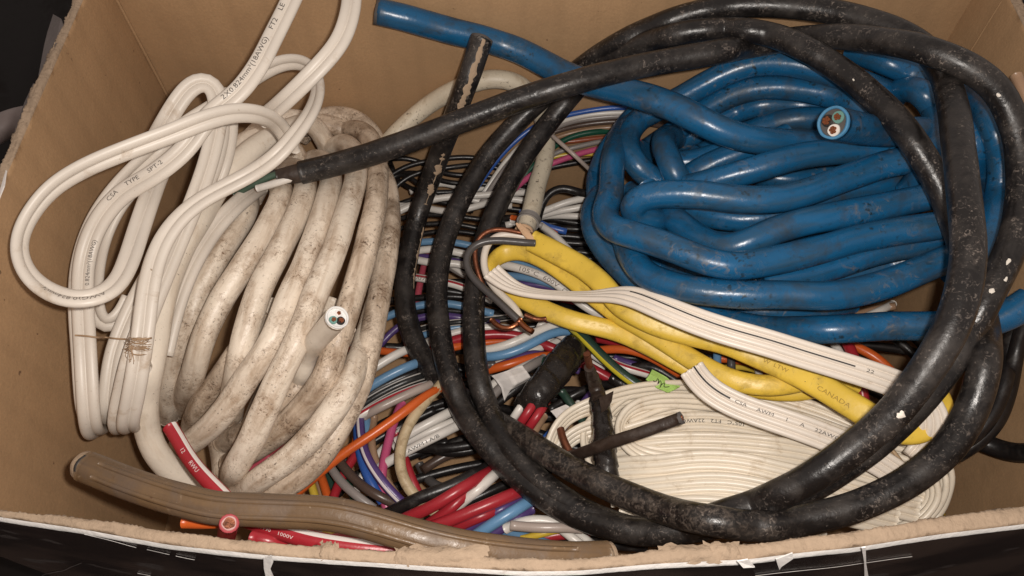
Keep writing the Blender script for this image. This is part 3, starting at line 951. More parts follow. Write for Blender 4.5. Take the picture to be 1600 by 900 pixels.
# ---- flat white two-core lamp cord (left), several slack loops
CC = 1.98
def flatcord(p, bank=0.0, z=None):
    return S(p, 3.2, z=z, a=3.9, b=2.35, bank=bank)
CORD = dict(
 f1=flatcord("410,186,186,-25 425,175,190,-25 460,143,199,-25 500,103,205,-20 530,67,208,-15 546,25,211,-5 549,-25,213 530,-72,216 492,-72,218 468,-30,217 453,5,214,15 429,53,210 401,107,206 367,150,203 333,175,200 310,205,196 290,233,193 235,277,188 198,297,184 160,337,178 138,383,172 130,423,168 130,483,164 133,543,160 136,600,154 139,645,147 142,668,139 150,678,126 164,668,110", 12),
 f3=flatcord("455,235,166,-30 447,212,176,-30 432,192,186,-30 410,180,195,-28 367,176,203,-25 317,189,206,-25 267,209,207,-30 200,234,208,-35 133,262,208,-40 80,295,206,-48 44,340,203,-55 29,377,201,-60 38,420,199,-55 62,447,197,-48 95,464,195,-45 133,469,194,-45 165,459,191,-42 188,436,187,-35 203,402,184,-22 214,368,182,-12 226,332,180,-5 238,298,177,0 252,264,173 278,228,168 318,198,162"),
 f4=flatcord("395,122,176,30 412,111,178,30 443,97,180,35 473,97,181,45 491,113,182,55 497,140,184,55 487,173,186,50 467,203,187,45 433,243,185,40 400,267,181 367,285,180 317,311,181,40 284,337,181,38 260,367,180,30 242,407,178,20 231,457,175,10 224,517,170,0 215,580,163 206,630,153 200,658,144 203,672,130 215,662,114", 0),
 f5=flatcord("212,300,160 230,245,172 252,203,182 283,152,190 303,130,193 322,124,193 338,138,190 340,185,184 328,245,178 306,310,173 281,370,168 252,440,163 228,500,158 207,560,152 192,620,146 185,655,138 190,670,124 204,660,108", -10),
 f5b=flatcord("345,140,178 358,175,174 356,225,168 340,280,163 312,340,158 285,395,154 262,450,150 240,510,146 222,570,142", -30),
 f6=flatcord("330,170,182 290,195,182 240,238,178 188,288,172 148,345,166 126,410,160 122,480,156 127,550,152 130,600,147 134,640,138 143,655,124 156,645,108", -35),
 f8=flatcord("215,285,168 190,312,166 166,355,163 152,400,160 146,450,157 150,490,154 165,512,152 186,500,152 204,466,154", 35),
 f9=flatcord("408,290,132 372,318,146 336,356,152 306,402,150 284,450,147 268,500,143 255,555,138", 5),
 f10=flatcord("235,430,160 213,470,157 195,510,154 180,550,150 172,600,144 169,640,136 174,658,124 188,648,108", 20),
)

# ---- yellow flat sheathed cable
def yel(p, bank=0.0):
    return S(p, 3.6, a=4.8, b=2.6, bank=bank)
YEL = dict(
 ya=yel("831,376,119 867,394,120 910,418,122 943,445,124 967,475,125 1017,503,125 1067,519,125 1117,531,125 1150,541,126 1183,556,128 1233,578,132 1283,604,136 1333,634,140 1375,660,142 1415,677,142 1448,668,142 1468,642,142 1462,618,138 1430,602,132 1380,598,126"),
 yb=yel("1300,598,116 1245,612,113 1180,606,111 1110,590,109 1062,566,109 1013,540,109 978,523,109 936,510,109 911,506,109 878,495,108 844,481,107 816,467,106 789,450,105 771,432,105,30 765,415,105,60 774,402,106,45 791,394,107,10 811,391,108,0 838,400,109 867,416,110 911,450,111 960,487,113 1013,518,115 1050,541,116 1100,573,118 1140,592,120 1183,602,122 1227,601,124 1265,592,125 1300,586,125 1345,598,124"),
)
YW = dict(
 black=S("836,380,120 818,379,121 789,376,121 762,376,121 741,382,120 728,398,119 729,418,118 741,438,117 760,454,117 782,474,117 812,502,117", 1.75),
 white=S("836,373,118 815,369,118 795,366,117 773,368,116 761,381,115 755,402,113 758,426,112 769,446,112 789,466,113 806,481,115 813,497,116", 1.75),
 copper=S("836,368,120 800,361,119 775,357,118 757,362,117 745,374,115 741,396,112 746,425,108 757,450,104", 1.15),
 hook=S("814,499,118 813,507,118 803,513,117 789,516,116 776,510,115 768,500,114", 1.25),
 hook2=S("812,503,118 815,513,119 833,519,119", 1.3),
 hook3=S("820,492,112 833,498,112 842,503,112 853,498,111", 1.1),
)

# ---- white four-core ribbon cable: coil, loose end across the yellow, cut end
CR = 1.30
def rib(p, bank=0.0):
    return S(p, 2.4, a=5.0, b=1.55, bank=bank)
RIB = dict(
 r1=rib("768,424,124,-35 789,442,123,-50 811,453,122,-66 838,459,123,-74 878,462,126,-76 922,463,132,-72 955,460,138,-60 985,462,145,-40 1033,480,151,-20 1083,500,154,-8 1133,517,156,0 1200,536,157 1260,555,157 1300,567,157 1367,588,157 1405,602,155 1440,622,152 1460,650,148 1455,690,140 1430,720,134"),
 r2=rib("1081,577,133 1092,594,134 1110,611,134 1150,633,134 1200,651,135 1250,668,136 1293,684,136 1345,707,135 1395,735,132 1430,765,128"),
 d=rib("1250,722,114,30 1180,722,113,30 1120,720,112,30 1060,717,111,35 1004,708,110,45 981,695,109,60 968,676,108,72 973,653,107,68 992,637,107,55 1030,630,107,40 1100,633,107,30 1180,645,108,25 1260,665,110,20 1330,690,112,20"),
 c0=rib("858,712,96,60 871,668,99,62 894,646,101,60 924,635,103,50 960,622,103,40 1010,612,103,35 1060,610,103,30 1120,614,103,25 1190,624,104,20 1250,638,105,20 1310,660,106,20 1370,690,108"),
 c1=rib("930,700,96,60 945,665,98,60 966,640,99,55 1000,622,100,45 1050,618,100,35 1120,624,101,30 1200,640,102,25 1280,665,104,20 1340,690,106"),
 c2=rib("985,672,100,40 1040,650,103,35 1100,645,104,30 1160,652,105,20 1230,666,106,15 1300,688,108 1370,712,110 1440,746,110"),
 c3=rib("975,684,104,10 1030,668,107,0 1090,662,108,-5 1160,668,109,-5 1230,684,110 1300,704,112 1370,730,113 1445,760,112"),
 c4=rib("955,706,104,12 1020,697,110,8 1090,694,114,5 1160,697,116,5 1230,705,117,5 1300,719,118,5 1380,742,118,5 1450,768,113"),
 c6=rib("940,738,106,5 985,733,113,5 1035,731,118,8 1075,725,121,8 1120,724,123,5 1165,729,125,0 1210,740,126,0 1280,756,126 1360,778,122 1435,797,114"),
 c8=rib("955,772,108,-5 1005,768,115,-8 1055,763,120,-8 1100,759,123,-5 1150,761,126,0 1200,771,128,5 1260,784,128,5 1330,802,124 1400,818,116"),
 c9=rib("970,805,110,5 1030,798,117,5 1090,795,122,8 1150,800,124,8 1210,810,123,5 1290,828,116"),
 e1=rib("1380,700,112,20 1435,715,116,40 1470,740,116,60 1474,765,112,70 1455,795,106,60 1410,822,100,45 1350,838,96,30"),
 e2=rib("1400,690,106,20 1450,705,108,40 1478,730,106,60 1480,760,100,70 1465,795,92,60 1420,830,86,45"),
 e3=rib("1370,720,118,10 1425,735,120,30 1455,757,118,50 1455,785,114,60 1425,810,110,50 1370,828,108,30"),
 g1=rib("868,712,92,60 884,690,95,55 908,674,97,50 935,668,98,40 970,665,99"),
 g2=rib("940,745,90,60 921,710,93,65 914,680,95,70 920,660,97,70 940,648,98,60"),
)

# ---- brown cable at the front, black stub with copper, others
brown = S("133,728,170 165,742,172 200,755,174 270,778,178 340,794,181 400,797,182 450,799,182 520,803,183 590,820,182 650,838,181 710,852,179 770,862,176 840,869,172 905,872,168 950,871,164", 4.9, w=0.02)
stub = dict(
 copper=S("917,553,140 920,566,137 923,580,134", 1.5),
 neck=S("921,574,135 926,592,131 931,607,129 938,627,128", 2.5),
 body=S("933,612,128 940,640,127 942,670,126 946,705,125 949,745,124", 4.0),
)
squarewire = S("850,738,92 880,718,106 920,704,124 967,687,137 1015,671,144 1062,654,150", 2.4)
copperstub = S("876,670,104 878,682,105 882,694,106 891,708,106", 1.6)
tape = S("822,642,99 838,620,103 856,595,104 876,570,101 900,545,92 915,530,84", 5.2, a=6.4, b=4.4)

# ---- single wires: (material, radius mm, path, label, name, group)
WIRES = []
def W(mat, r, p, label, z=80, name=None, group=None, n=10, lump=0.0):
    st = S(p, r, z=z)
    WIRES.append((st, mat, label, name or 'wire', group, n, lump))
    return st

# bundle behind the black loops, running to the blue coil
W('wire_blue', 1.5, "740,300,70 790,235,90 838,196,100 870,184,102 920,173,104 965,168,104 1010,170,102 1060,180,98", 'bright blue wire, topmost of the bundle entering behind the blue coil')
W('wire_white', 1.4, "750,310,66 800,240,84 850,202,95 885,187,97 930,178,98 985,176,97 1040,182,92", 'white wire just below the bright blue wire behind the blue coil')
W('wire_grey', 1.6, "750,320,64 800,250,84 850,210,96 885,192,98 930,184,99 990,181,98 1050,190,92", 'light grey wire arching into the back of the blue coil')
W('wire_brown', 1.6, "745,320,62 800,255,82 850,213,93 890,199,95 940,191,96 990,190,95 1040,198,90", 'dark brown wire under the light grey wire behind the blue coil')
W('wire_tan', 1.3, "815,262,86 855,222,90 900,206,92 950,199,92 1000,200,90", 'tan wire peeking out above the green wire behind the blue coil')
W('wire_green', 1.7, "775,330,64 815,280,80 850,243,90 875,222,93 905,210,95 945,205,95 1000,206,92", 'green wire bowing into the blue coil above the pink wire')
W('wire_rust', 1.4, "815,250,82 850,226,86 895,221,88 940,215,89 990,214,88", 'rust red wire between the green and grey wires')
W('wire_grey', 1.5, "830,270,82 865,240,86 900,230,88 945,220,89 990,219,88", 'grey wire squeezed between rust red and pink wires')
W('wire_pink', 1.7, "770,335,60 812,288,78 850,261,88 885,247,90 920,236,91 955,229,91 1005,222,88", 'pink wire running into the left side of the blue coil')
W('wire_yellow', 1.3, "820,266,80 855,248,83 890,241,85 930,241,85 985,239,84", 'thin yellow wire just under the pink wire at the blue coil')
W('wire_black', 1.7, "790,285,76 850,264,79 900,254,81 950,247,82 1000,245,80", 'black wire under the pink and yellow wires beside the blue coil')
W('wire_grey_pink', 1.15, "850,198,112 864,213,114 895,240,117 920,264,119 934,277,120", 'short straight pinkish bare wire crossing the coloured bundle diagonally')

# black and white wires left of and behind the three black loops
G1 = 'thin black wires tangled behind the thick black loops'
L1 = 'thin black wire in the dark tangle behind the thick black loops'
for k, p in enumerate(["590,290,66 630,262,72 680,250,74 740,246,74 800,262,70", "600,310,64 640,275,70 700,262,72 760,258,70 810,275,66", "590,250,60 640,248,66 700,272,68 760,275,66 830,290,62",
                       "600,275,58 650,270,64 700,285,66 760,288,64 850,300,60", "610,255,56 625,285,60 660,300,62 720,300,60 800,310,56", "590,300,62 625,270,66 650,285,66 690,310,60 740,330,56",
                       "600,330,56 650,310,60 700,318,62 760,322,60 830,330,56", "610,345,52 660,335,58 710,338,60 770,345,58 840,350,54 920,345,52", "600,365,50 650,352,56 710,350,58 770,362,56 840,372,54 930,365,52",
                       "600,385,48 660,365,54 720,362,56 790,375,54 870,385,52 960,375,48"]):
    W('wire_black', 1.6, p, L1, group=G1)
W('wire_white', 2.0, "560,375,64 605,342,70 640,322,73 690,309,75 740,306,75 790,302,73 850,300,70", 'upper white wire passing behind all three thick black loops')
W('wire_white', 1.9, "575,345,58 620,326,62 672,314,66 715,306,66 760,318,64 800,322,62", 'second white wire behind the loops, just under the upper one')
W('wire_white', 2.0, "600,320,58 660,324,64 705,331,66 745,322,66 790,310,64 840,318,62", 'white wire sloping down between the left and middle black loops')
W('wire_white', 1.8, "640,300,60 690,286,62 730,296,62 770,292,60", 'short white wire glimpsed high between left and middle black loops')
W('wire_white', 2.0, "800,345,72 850,330,80 882,317,84 918,309,85 965,305,82", 'upper of the white wires between aged white cable and blue coil')
W('wire_white', 2.0, "810,350,70 855,334,76 890,327,79 920,322,80 970,318,78", 'printed white wire, middle one left of the blue coil')
W('wire_white', 1.9, "790,352,66 855,337,72 900,338,75 950,336,75 1000,335,72 1060,352,80", 'lower white wire running under the left side of the blue coil')
W('wire_black', 2.2, "840,345,82 848,315,88 862,298,92 882,292,93 900,300,92 925,303,88 960,300,84", 'black wire humped above the white wires left of the blue coil')
W('wire_grey', 1.3, "838,320,86 855,303,90 875,291,92 892,294,92 908,301,90 935,302,86", 'thin grey wire edging the black hump left of the blue coil')
G2 = 'black wires packed under the left side of the blue coil'
L2 = 'black wire packed in the dark gap between yellow cable and blue coil'
for k, v in enumerate((345, 356, 367, 378, 390, 402, 414, 426, 440)):
    W('wire_black', 1.9, f"780,{v-4},{58-k} 840,{v-6+k%3*3},{64-k} 890,{v+2},{66-k} 940,{v+8-k%2*5},{66-k} 1000,{v+14},{62-k} 1060,{v+20},56", L2, group=G2)
W('wire_white', 1.9, "845,352,84 868,368,88 890,392,90 915,415,90 945,438,88 985,470,84", 'white wire along the upper edge of the yellow sheath')
W('wire_grey', 1.7, "835,345,80 855,362,84 880,388,86 905,412,86", 'grey wire beside the white one above the yellow sheath')
W('wire_orange', 1.6, "800,340,74 822,344,78 845,352,80 870,366,78", 'short orange wire glimpsed by the torn paper end')
W('wire_blue', 1.9, "815,330,72 838,346,77 860,356,78 885,362,76", 'blue wire glimpsed between grey ring and yellow sheath')

# wires seen between the black loops
W('wire_light_blue', 2.0, "590,400,66 640,381,72 685,377,74 725,381,74 760,392,72", 'light blue wire, upper one between left and middle black loops')
W('wire_white', 2.1, "600,410,66 645,393,72 683,389,74 722,396,74 760,405,70", 'white wire just below the upper light blue wire between the loops')
W('wire_purple', 1.7, "610,390,60 655,400,66 680,403,67 725,410,66", 'purple wire wedged between two white wires in the loops')
W('wire_white', 2.1, "600,392,64 643,404,70 676,411,72 715,412,72 760,425,68", 'white wire sloping under the purple one between the loops')
W('wire_rose', 1.9, "668,395,58 660,425,61 654,455,62 650,485,60 646,515,56", 'dull red wire running upright between left and middle black loops')
s1007 = W('wire_white_red_stripe', 2.1, "590,425,66 640,432,72 672,437,73 706,443,73 730,451,72 770,470,68", 'white wire with red stripe and faint print between the loops')
W('wire_white', 1.5, "690,405,60 712,420,62 730,432,62", 'thin white wire slanting right of the middle loop')
W('wire_grey', 1.4, "690,410,58 710,423,60 735,436,60 760,440,58", 'thin grey wire slanting right of the middle black loop')
W('wire_light_blue', 2.1, "575,510,66 620,488,70 660,476,72 700,474,73 722,478,73 770,490,70", 'light blue printed wire, lower one between the black loops')
W('wire_purple', 1.9, "575,560,66 600,532,68 625,508,70 660,495,72 700,493,72 722,497,72 780,505,68", 'purple wire below the printed light blue wire between loops')
W('wire_black', 1.9, "600,470,60 650,466,64 705,463,66 760,470,64 800,485,62", 'black wire above the printed light blue wire between loops')
W('wire_black', 2.0, "600,490,58 650,486,62 700,485,64 740,489,64 800,496,62", 'black wire directly under the printed light blue wire')
W('wire_white_black_stripe', 1.8, "640,520,66 680,508,70 720,503,71 760,500,70 800,495,66", 'white wire with black stripe under the purple wire')
W('wire_light_blue', 1.8, "640,530,64 690,516,68 725,510,69 770,505,67", 'light blue wire beneath the black striped white wire')
W('wire_white', 2.1, "640,545,68 695,525,72 722,517,73 760,511,74 800,514,74 850,528,72 900,552,70 945,578,68", 'white wire curving from the loops under the copper hook')
W('wire_red', 2.6, "650,550,68 700,535,72 722,528,73 760,523,74 800,523,74 840,535,74 880,551,74 920,573,74 957,594,72", 'thick red wire running from the loops to a black taped joint')
W('wire_orange', 2.0, "545,545,62 585,547,67 620,551,69 660,552,70 700,545,71 720,540,71 760,535,70 800,532,68", 'orange wire running level through all three black loops')
W('wire_white', 2.2, "735,549,84 760,547,87 790,540,89 818,528,90 845,515,90 880,505,88 920,505,84", 'white wire lying beside the light blue one under the copper hook')
W('wire_sky', 2.3, "735,556,82 765,558,86 800,551,88 835,535,89 862,520,89 890,517,87 930,524,84 980,540,78", 'light blue wire rising to the right below the copper hook')
W('wire_purple', 1.8, "740,585,72 775,573,76 805,561,78 835,550,78 865,560,76 905,580,72", 'purple wire under the rising light blue wire')
W('wire_dark_grey', 2.4, "730,575,78 755,572,80 773,569,80", 'short dark grey sleeve over the orange wire end')
W('wire_orange', 2.3, "730,586,74 760,579,78 800,568,80 840,557,80 880,556,76", 'orange wire with a dark sleeve beside the white paper tag')
W('wire_white', 1.9, "760,575,68 800,560,72 840,545,74 880,530,72", 'white printed wire between orange and light blue wires')

# right of the loops, under the yellow cable
w105 = W('wire_white', 2.2, "780,412,92 803,417,95 835,426,96 867,442,95 904,472,92 933,490,90 965,505,86 1010,525,80", 'white wire printed with grey lettering inside the yellow bend')
W('wire_light_blue', 2.2, "780,402,88 807,409,91 840,424,92 880,440,92 905,455,92 933,474,92 962,498,90 1000,525,86 1040,545,82", 'light blue wire below the ribbon, going under the yellow cable')
W('wire_light_blue', 2.1, "770,430,80 810,432,84 850,440,86 890,455,84", 'light blue wire inside the yellow bend, lower of two')
W('wire_purple', 2.1, "780,445,78 824,444,82 858,448,84 890,460,82 930,470,80", 'purple wire inside the yellow bend')
W('wire_red', 2.2, "800,455,72 850,462,76 900,470,78 940,485,76 985,510,72", 'red wire glimpsed between ribbon and lower yellow strand')
W('wire_white', 1.7, "810,400,84 850,428,87 880,447,88 905,463,86", 'thin white wire hugging the upper yellow strand')
W('wire_white_red_stripe', 2.0, "850,505,80 885,527,84 930,551,85 970,573,85 1003,582,84 1030,590,80", 'white wire with red stripe beside the green wire')
W('wire_green_yellow_stripe', 2.6, "895,512,92 915,530,95 942,558,96 975,587,96 1012,612,94 1040,630,88", 'thick dark green wire with yellow stripe')
W('wire_red', 2.5, "915,525,82 950,531,84 985,540,85 1015,555,82 1040,575,78", 'red wire tucked under the lower yellow strand')
W('wire_orange', 2.1, "930,548,84 960,545,87 995,549,88 1030,565,88 1062,585,86 1090,600,80", 'orange wire beside the green paper label')
W('wire_white', 1.9, "985,545,80 1020,555,82 1050,572,82 1075,583,82 1100,592,78", 'white wire between orange wire and yellow cable')
W('wire_purple', 2.0, "960,560,74 990,570,76 1020,580,76", 'purple wire end glimpsed near the green label')
W('wire_black', 2.5, "990,575,80 1010,570,84 1035,580,85 1060,598,84 1090,612,80", 'black wire under the green label')
W('wire_white', 2.2, "840,505,80 870,520,84 905,540,86 940,562,86 965,577,84", 'white wire parallel to the thick red wire', )
W('tape_black', 3.2, "955,590,78 972,600,79 995,610,78 1020,620,74", 'black taped joint on the end of the thick red wire', name='taped_joint')
W('wire_dark_green', 2.0, "878,612,94 890,628,95 902,645,94 915,665,90", 'short dark green wire end beside the taped bundle')
W('wire_purple', 1.8, "850,700,84 875,675,88 895,650,88 915,625,84 935,600,80", 'purple wire passing behind the copper stub')
W('wire_white', 1.8, "835,710,82 862,680,85 885,655,86 905,630,84", 'white wire beside the purple one below the taped bundle')
W('wire_blue', 1.6, "830,705,78 858,678,81 880,655,80", 'thin blue wire below the taped bundle')
W('wire_red', 2.1, "846,610,101 828,640,101 812,662,100 796,688,96 780,715,88", 'upper red wire leaving the taped bundle', )
W('wire_red', 2.1, "858,618,100 842,647,100 826,668,99 810,694,95 790,722,86", 'lower red wire leaving the taped bundle')
W('wire_white', 1.9, "832,606,101 817,632,101 801,654,100 786,680,95 768,705,88", 'white wire leaving the taped bundle beside two red wires')
W('wire_tan', 2.0, "850,650,86 838,668,90 826,690,90 806,720,84", 'tan wire leaving the taped bundle')
W('wire_grey', 2.3, "750,640,78 775,612,82 800,590,86 825,574,86 850,560,82", 'grey wire passing under the white paper tag')
W('wire_white', 2.2, "735,640,74 765,605,80 790,588,84 815,575,84 842,563,80", 'white wire passing under the white paper tag')
W('wire_dark_green', 2.0, "800,588,80 825,575,84 845,565,84 870,558,80", 'dark green wire end by the white paper tag')
W('wire_black', 2.2, "745,660,70 775,632,76 800,612,80 830,590,80", 'black wire just below the white paper tag')
W('wire_black', 2.4, "740,690,60 790,660,68 830,630,72 880,610,70 930,615,66", 'black wire running under the taped bundle')
W('wire_black', 2.2, "860,640,70 900,615,76 940,600,74 985,605,68", 'black wire crossing behind the copper stub')

# gap between blue coil, ribbon and right-hand loops
W('wire_light_blue', 2.0, "1125,470,96 1122,510,98 1121,545,99 1120,580,98", 'light blue wire end between two yellow strands')
W('wire_dark_grey', 2.0, "1140,500,94 1142,540,96 1143,580,94", 'dark grey wire between two yellow strands')
W('wire_light_blue', 1.8, "1060,520,92 1090,535,95 1125,545,95 1160,550,92", 'light blue wire under the crossing yellow strands')
W('wire_orange', 2.1, "1120,560,92 1150,561,95 1175,568,95 1210,580,90", 'orange wire end between the yellow strands')
W('wire_yellow', 1.5, "1130,575,88 1160,572,90 1185,580,88", 'thin yellow wire between yellow strands')
W('wire_red', 2.4, "1180,545,90 1193,575,92 1203,600,90", 'red wire between the yellow strands')
W('wire_white', 1.9, "1170,545,90 1184,575,92 1192,600,90", 'white wire beside the red one between the yellow strands')
W('wire_red', 2.6, "1285,480,96 1315,520,100 1335,560,102 1345,600,102 1352,640,98", 'red wire going under the ribbon near the right-hand loops')
W('wire_white', 1.9, "1285,520,96 1308,542,99 1325,580,100 1333,620,98", 'white wire beside the red one near the right-hand loops')
W('wire_orange', 2.3, "1310,530,96 1345,545,99 1372,560,100 1392,580,98", 'orange wire arching beside the ribbon near the right-hand loops')
W('wire_red', 2.3, "1215,480,104 1245,486,106 1275,490,106 1310,488,104", 'red wire glimpsed between the two lowest blue turns')
W('wire_white', 1.8, "1225,470,102 1243,487,104 1256,505,102", 'white wire glimpsed between the two lowest blue turns')
W('wire_yellow', 1.8, "1212,478,102 1226,490,104 1236,505,102", 'pale yellow wire end between the two lowest blue turns')
W('wire_tan', 2.0, "1330,495,90 1365,484,94 1400,478,94", 'tan wire glimpsed under the blue coil at the right')
W('wire_white', 2.0, "1350,496,92 1375,486,95 1395,475,94", 'white wire end glimpsed under the blue coil at the right')
W('wire_white', 2.2, "1300,445,120 1345,432,124 1380,418,125 1420,408,122", 'white wire end between the lower blue turns at the right')
W('wire_white', 2.0, "990,355,118 1015,352,124 1040,350,126 1070,356,122", 'white wire glimpsed inside the left end of the blue coil')
G3 = 'black wires under the right side of the heap'
L3 = 'black wire in the dark gap right of the yellow cable'
for k, p in enumerate(["1200,540,80 1280,545,84 1350,560,84 1420,600,82", "1250,520,78 1320,535,82 1400,545,84 1480,560,84", "1200,560,74 1280,580,78 1360,610,78 1430,650,76", "1340,500,84 1400,530,88 1440,570,88 1450,640,84",
                       "1380,500,86 1420,520,90 1450,550,90 1480,600,86", "1060,560,70 1120,560,74 1200,575,74 1280,600,72", "1040,480,80 1100,500,82 1180,520,84 1260,530,82"]):
    W('wire_black', 2.2, p, L3, group=G3)

# bottom left tangle
W('wire_orange', 2.2, "440,790,88 466,768,92 500,738,97 540,706,100 580,680,101 620,652,100 660,622,96 700,600,90", 'long orange wire slanting up from the brown cable')
W('wire_white', 2.2, "530,618,78 560,592,82 592,570,84 628,549,85 670,535,80", 'white wire above the light blue one beside the dirty coil')
W('wire_light_blue', 2.3, "540,640,82 566,612,86 598,592,88 636,573,88 680,558,82", 'light blue wire emerging beside the dirty white coil')
W('wire_black', 2.1, "540,650,78 570,620,82 605,600,84 645,583,84 690,570,78", 'black wire under the light blue one beside the dirty coil')
W('wire_white_black_stripe', 2.0, "530,665,80 560,637,84 600,612,86 645,592,86 690,580,80", 'white wire with black dashes beside the dirty coil')
W('wire_white_red_stripe', 2.1, "520,680,82 550,657,86 590,633,88 640,610,88 690,595,82", 'white wire with red stripe under the dashed one')
W('wire_grey_pink', 2.1, "570,650,86 585,641,88 620,624,90 655,608,90 700,590,84", 'brownish clear sleeve around red wires beside the dirty coil')
W('wire_orange', 1.8, "570,620,70 562,650,73 556,690,74 545,730,72", 'orange wire hanging down behind the long orange wire')
W('wire_pink', 2.1, "628,630,80 617,655,84 607,690,86 598,730,86 596,765,84 606,800,80", 'pink wire hanging straight down to the brown cable')
W('wire_blue', 2.2, "558,650,80 560,690,84 567,725,87 580,755,88 598,785,86", 'blue wire curving down to the brown cable')
W('wire_purple_white_stripe', 2.1, "562,640,84 563,670,88 570,707,92 590,742,94 613,770,92 640,795,88", 'purple wire with white stripe curving down to the brown cable')
W('wire_tan', 1.9, "585,650,76 580,690,80 590,730,82 610,760,82 630,790,78", 'tan wire beside the purple striped wire')
W('wire_light_blue', 2.3, "570,630,74 572,660,78 573,685,78 580,710,74", 'light blue wire with grey sleeve behind the purple wire')
W('wire_grey', 2.0, "500,690,80 512,722,84 532,752,88 555,773,90 585,795,88", 'grey wire curving down to the brown cable')
W('wire_brown', 2.2, "510,680,78 526,715,83 553,748,87 585,772,89 625,790,88", 'dark brown wire curving beside the grey one')
W('wire_red', 2.1, "585,670,76 565,698,80 548,722,83 532,750,83 518,785,80", 'red wire slanting down to the brown cable')
W('wire_orange', 2.0, "490,715,74 502,745,78 511,772,80 518,800,78", 'short orange wire between yellow and red near the brown cable')
W('wire_yellow', 1.9, "478,730,74 487,757,77 493,780,78 500,800,76", 'yellow wire end behind the brown cable')
W('wire_tan', 1.8, "492,735,72 500,760,74 506,785,74", 'tan wire beside the yellow wire end')
W('wire_green', 2.0, "520,690,70 530,720,74 545,760,74 560,790,72", 'green wire glimpsed beneath the dark brown wire')
W('wire_dark_green', 1.8, "505,720,68 515,750,70 525,785,70", 'dark green wire beneath the grey wire')
W('wire_white', 1.9, "640,660,70 600,700,74 570,735,76 556,770,74", 'white wire behind the purple striped wire')
W('wire_stained_beige', 2.5, "690,600,92 668,624,95 645,652,97 628,690,98 624,728,98 634,757,97 655,782,94 680,800,88", 'stained beige wire bowing left below the black loops')
sprint = W('wire_white', 2.2, "580,740,82 607,721,86 647,699,89 693,676,90 740,652,86", 'white printed wire crossing behind the stained beige wire')
W('wire_white', 2.3, "620,690,80 650,672,84 684,654,86 730,630,82", 'upper white wire behind the stained beige wire')
W('wire_white', 2.1, "615,700,76 648,684,80 686,668,82 735,648,78", 'lower white wire behind the stained beige wire')
W('wire_red', 2.3, "620,680,76 631,715,80 641,745,82 655,775,80", 'red wire hanging just right of the stained beige wire')
W('wire_black', 2.8, "600,806,90 620,796,94 656,777,98 697,763,100 740,742,100 790,715,96", 'black cable slanting behind the red wires at the front')
W('wire_black', 2.4, "640,700,66 700,700,70 760,690,72 810,670,70", 'black wire below the white printed wire')
W('wire_black', 2.4, "650,690,60 690,706,64 730,705,66 780,690,66", 'black wire under the left black loops')
W('wire_brown', 2.4, "660,735,58 690,715,62 730,700,64 780,690,62", 'brown wire under the black loops near bare cardboard')
W('wire_dark_grey', 2.3, "655,725,54 670,752,56 700,765,58 740,760,58", 'dark grey wire around the bare cardboard patch')
W('wire_red', 2.6, "610,822,94 642,806,100 677,791,105 709,771,106 735,755,104 770,735,98", 'leftmost of the thick red wires at the front edge')
W('wire_red', 2.4, "640,838,90 680,812,97 708,792,100 730,768,101 760,742,98", 'second thick red wire from the left at the front edge')
W('wire_white', 2.3, "670,830,92 709,796,98 731,777,101 753,760,102 780,735,100", 'white printed wire between the thick red wires')
W('wire_red', 2.7, "660,828,96 698,815,102 742,797,106 788,778,107 830,760,104", 'thick red wire slanting up over the others at the front')
W('wire_red', 2.5, "690,835,92 722,819,98 752,806,101 790,792,101", 'rightmost thick red wire at the front edge')
W('wire_sky', 2.0, "700,835,88 745,812,94 775,795,96 810,775,94", 'sky blue wire between red and purple at the front')
W('wire_purple', 2.3, "700,842,92 735,823,97 772,802,101 798,787,102 830,770,100", 'left purple wire at the front edge')
W('wire_sky', 2.5, "730,845,94 759,826,100 785,809,103 812,793,104 840,775,102", 'sky blue wire between two purple wires at the front')
W('wire_purple', 2.3, "750,846,90 781,827,97 805,812,100 830,796,101", 'right purple wire at the front edge')
W('wire_light_blue', 2.2, "770,822,94 795,831,96 822,839,96 860,852,94", 'blue wire lying almost level behind the brown cable')
W('wire_grey_pink', 2.1, "798,821,102 820,823,104 845,825,106 875,824,106 910,826,104", 'pinkish grey wire end lying level near the front rim')
W('wire_white', 2.2, "790,826,98 820,814,101 850,812,102 890,824,100", 'white wire above the pinkish grey end near the front')
W('wire_yellow', 1.5, "815,842,96 840,836,99 875,827,100 905,822,98", 'thin yellow wire under the black loop at the front')
W('wire_red', 2.4, "815,850,92 850,838,95 885,834,96 920,830,94", 'red wire under the thin yellow one at the front')
W('wire_white', 1.9, "860,815,98 880,829,100 900,845,100 920,860,98", 'white wire end slanting down under the black loop')
W('wire_white', 1.8, "885,822,96 905,835,98 925,850,98", 'second white wire end under the black loop at the front')
G4 = 'black wires at the bottom of the front tangle'
L4 = 'black wire deep in the tangle near the front rim'
for k, p in enumerate(["560,790,50 620,760,54 700,735,56 780,720,54", "640,830,70 700,800,74 760,770,76 830,740,72", "700,840,72 760,815,76 820,790,78 880,770,76", "760,850,74 820,825,78 880,815,80 940,820,78",
                       "480,760,56 540,720,60 600,680,62 680,640,60", "520,780,52 560,740,56 620,720,58 700,690,56", "820,850,80 880,840,82 950,850,82 1010,855,80", "560,690,54 600,660,58 660,640,60 720,620,58"]):
    W('wire_black', 2.3, p, L4, group=G4)
G5 = 'dark wires filling the middle of the heap'
L5 = 'dark wire buried in the middle of the heap'
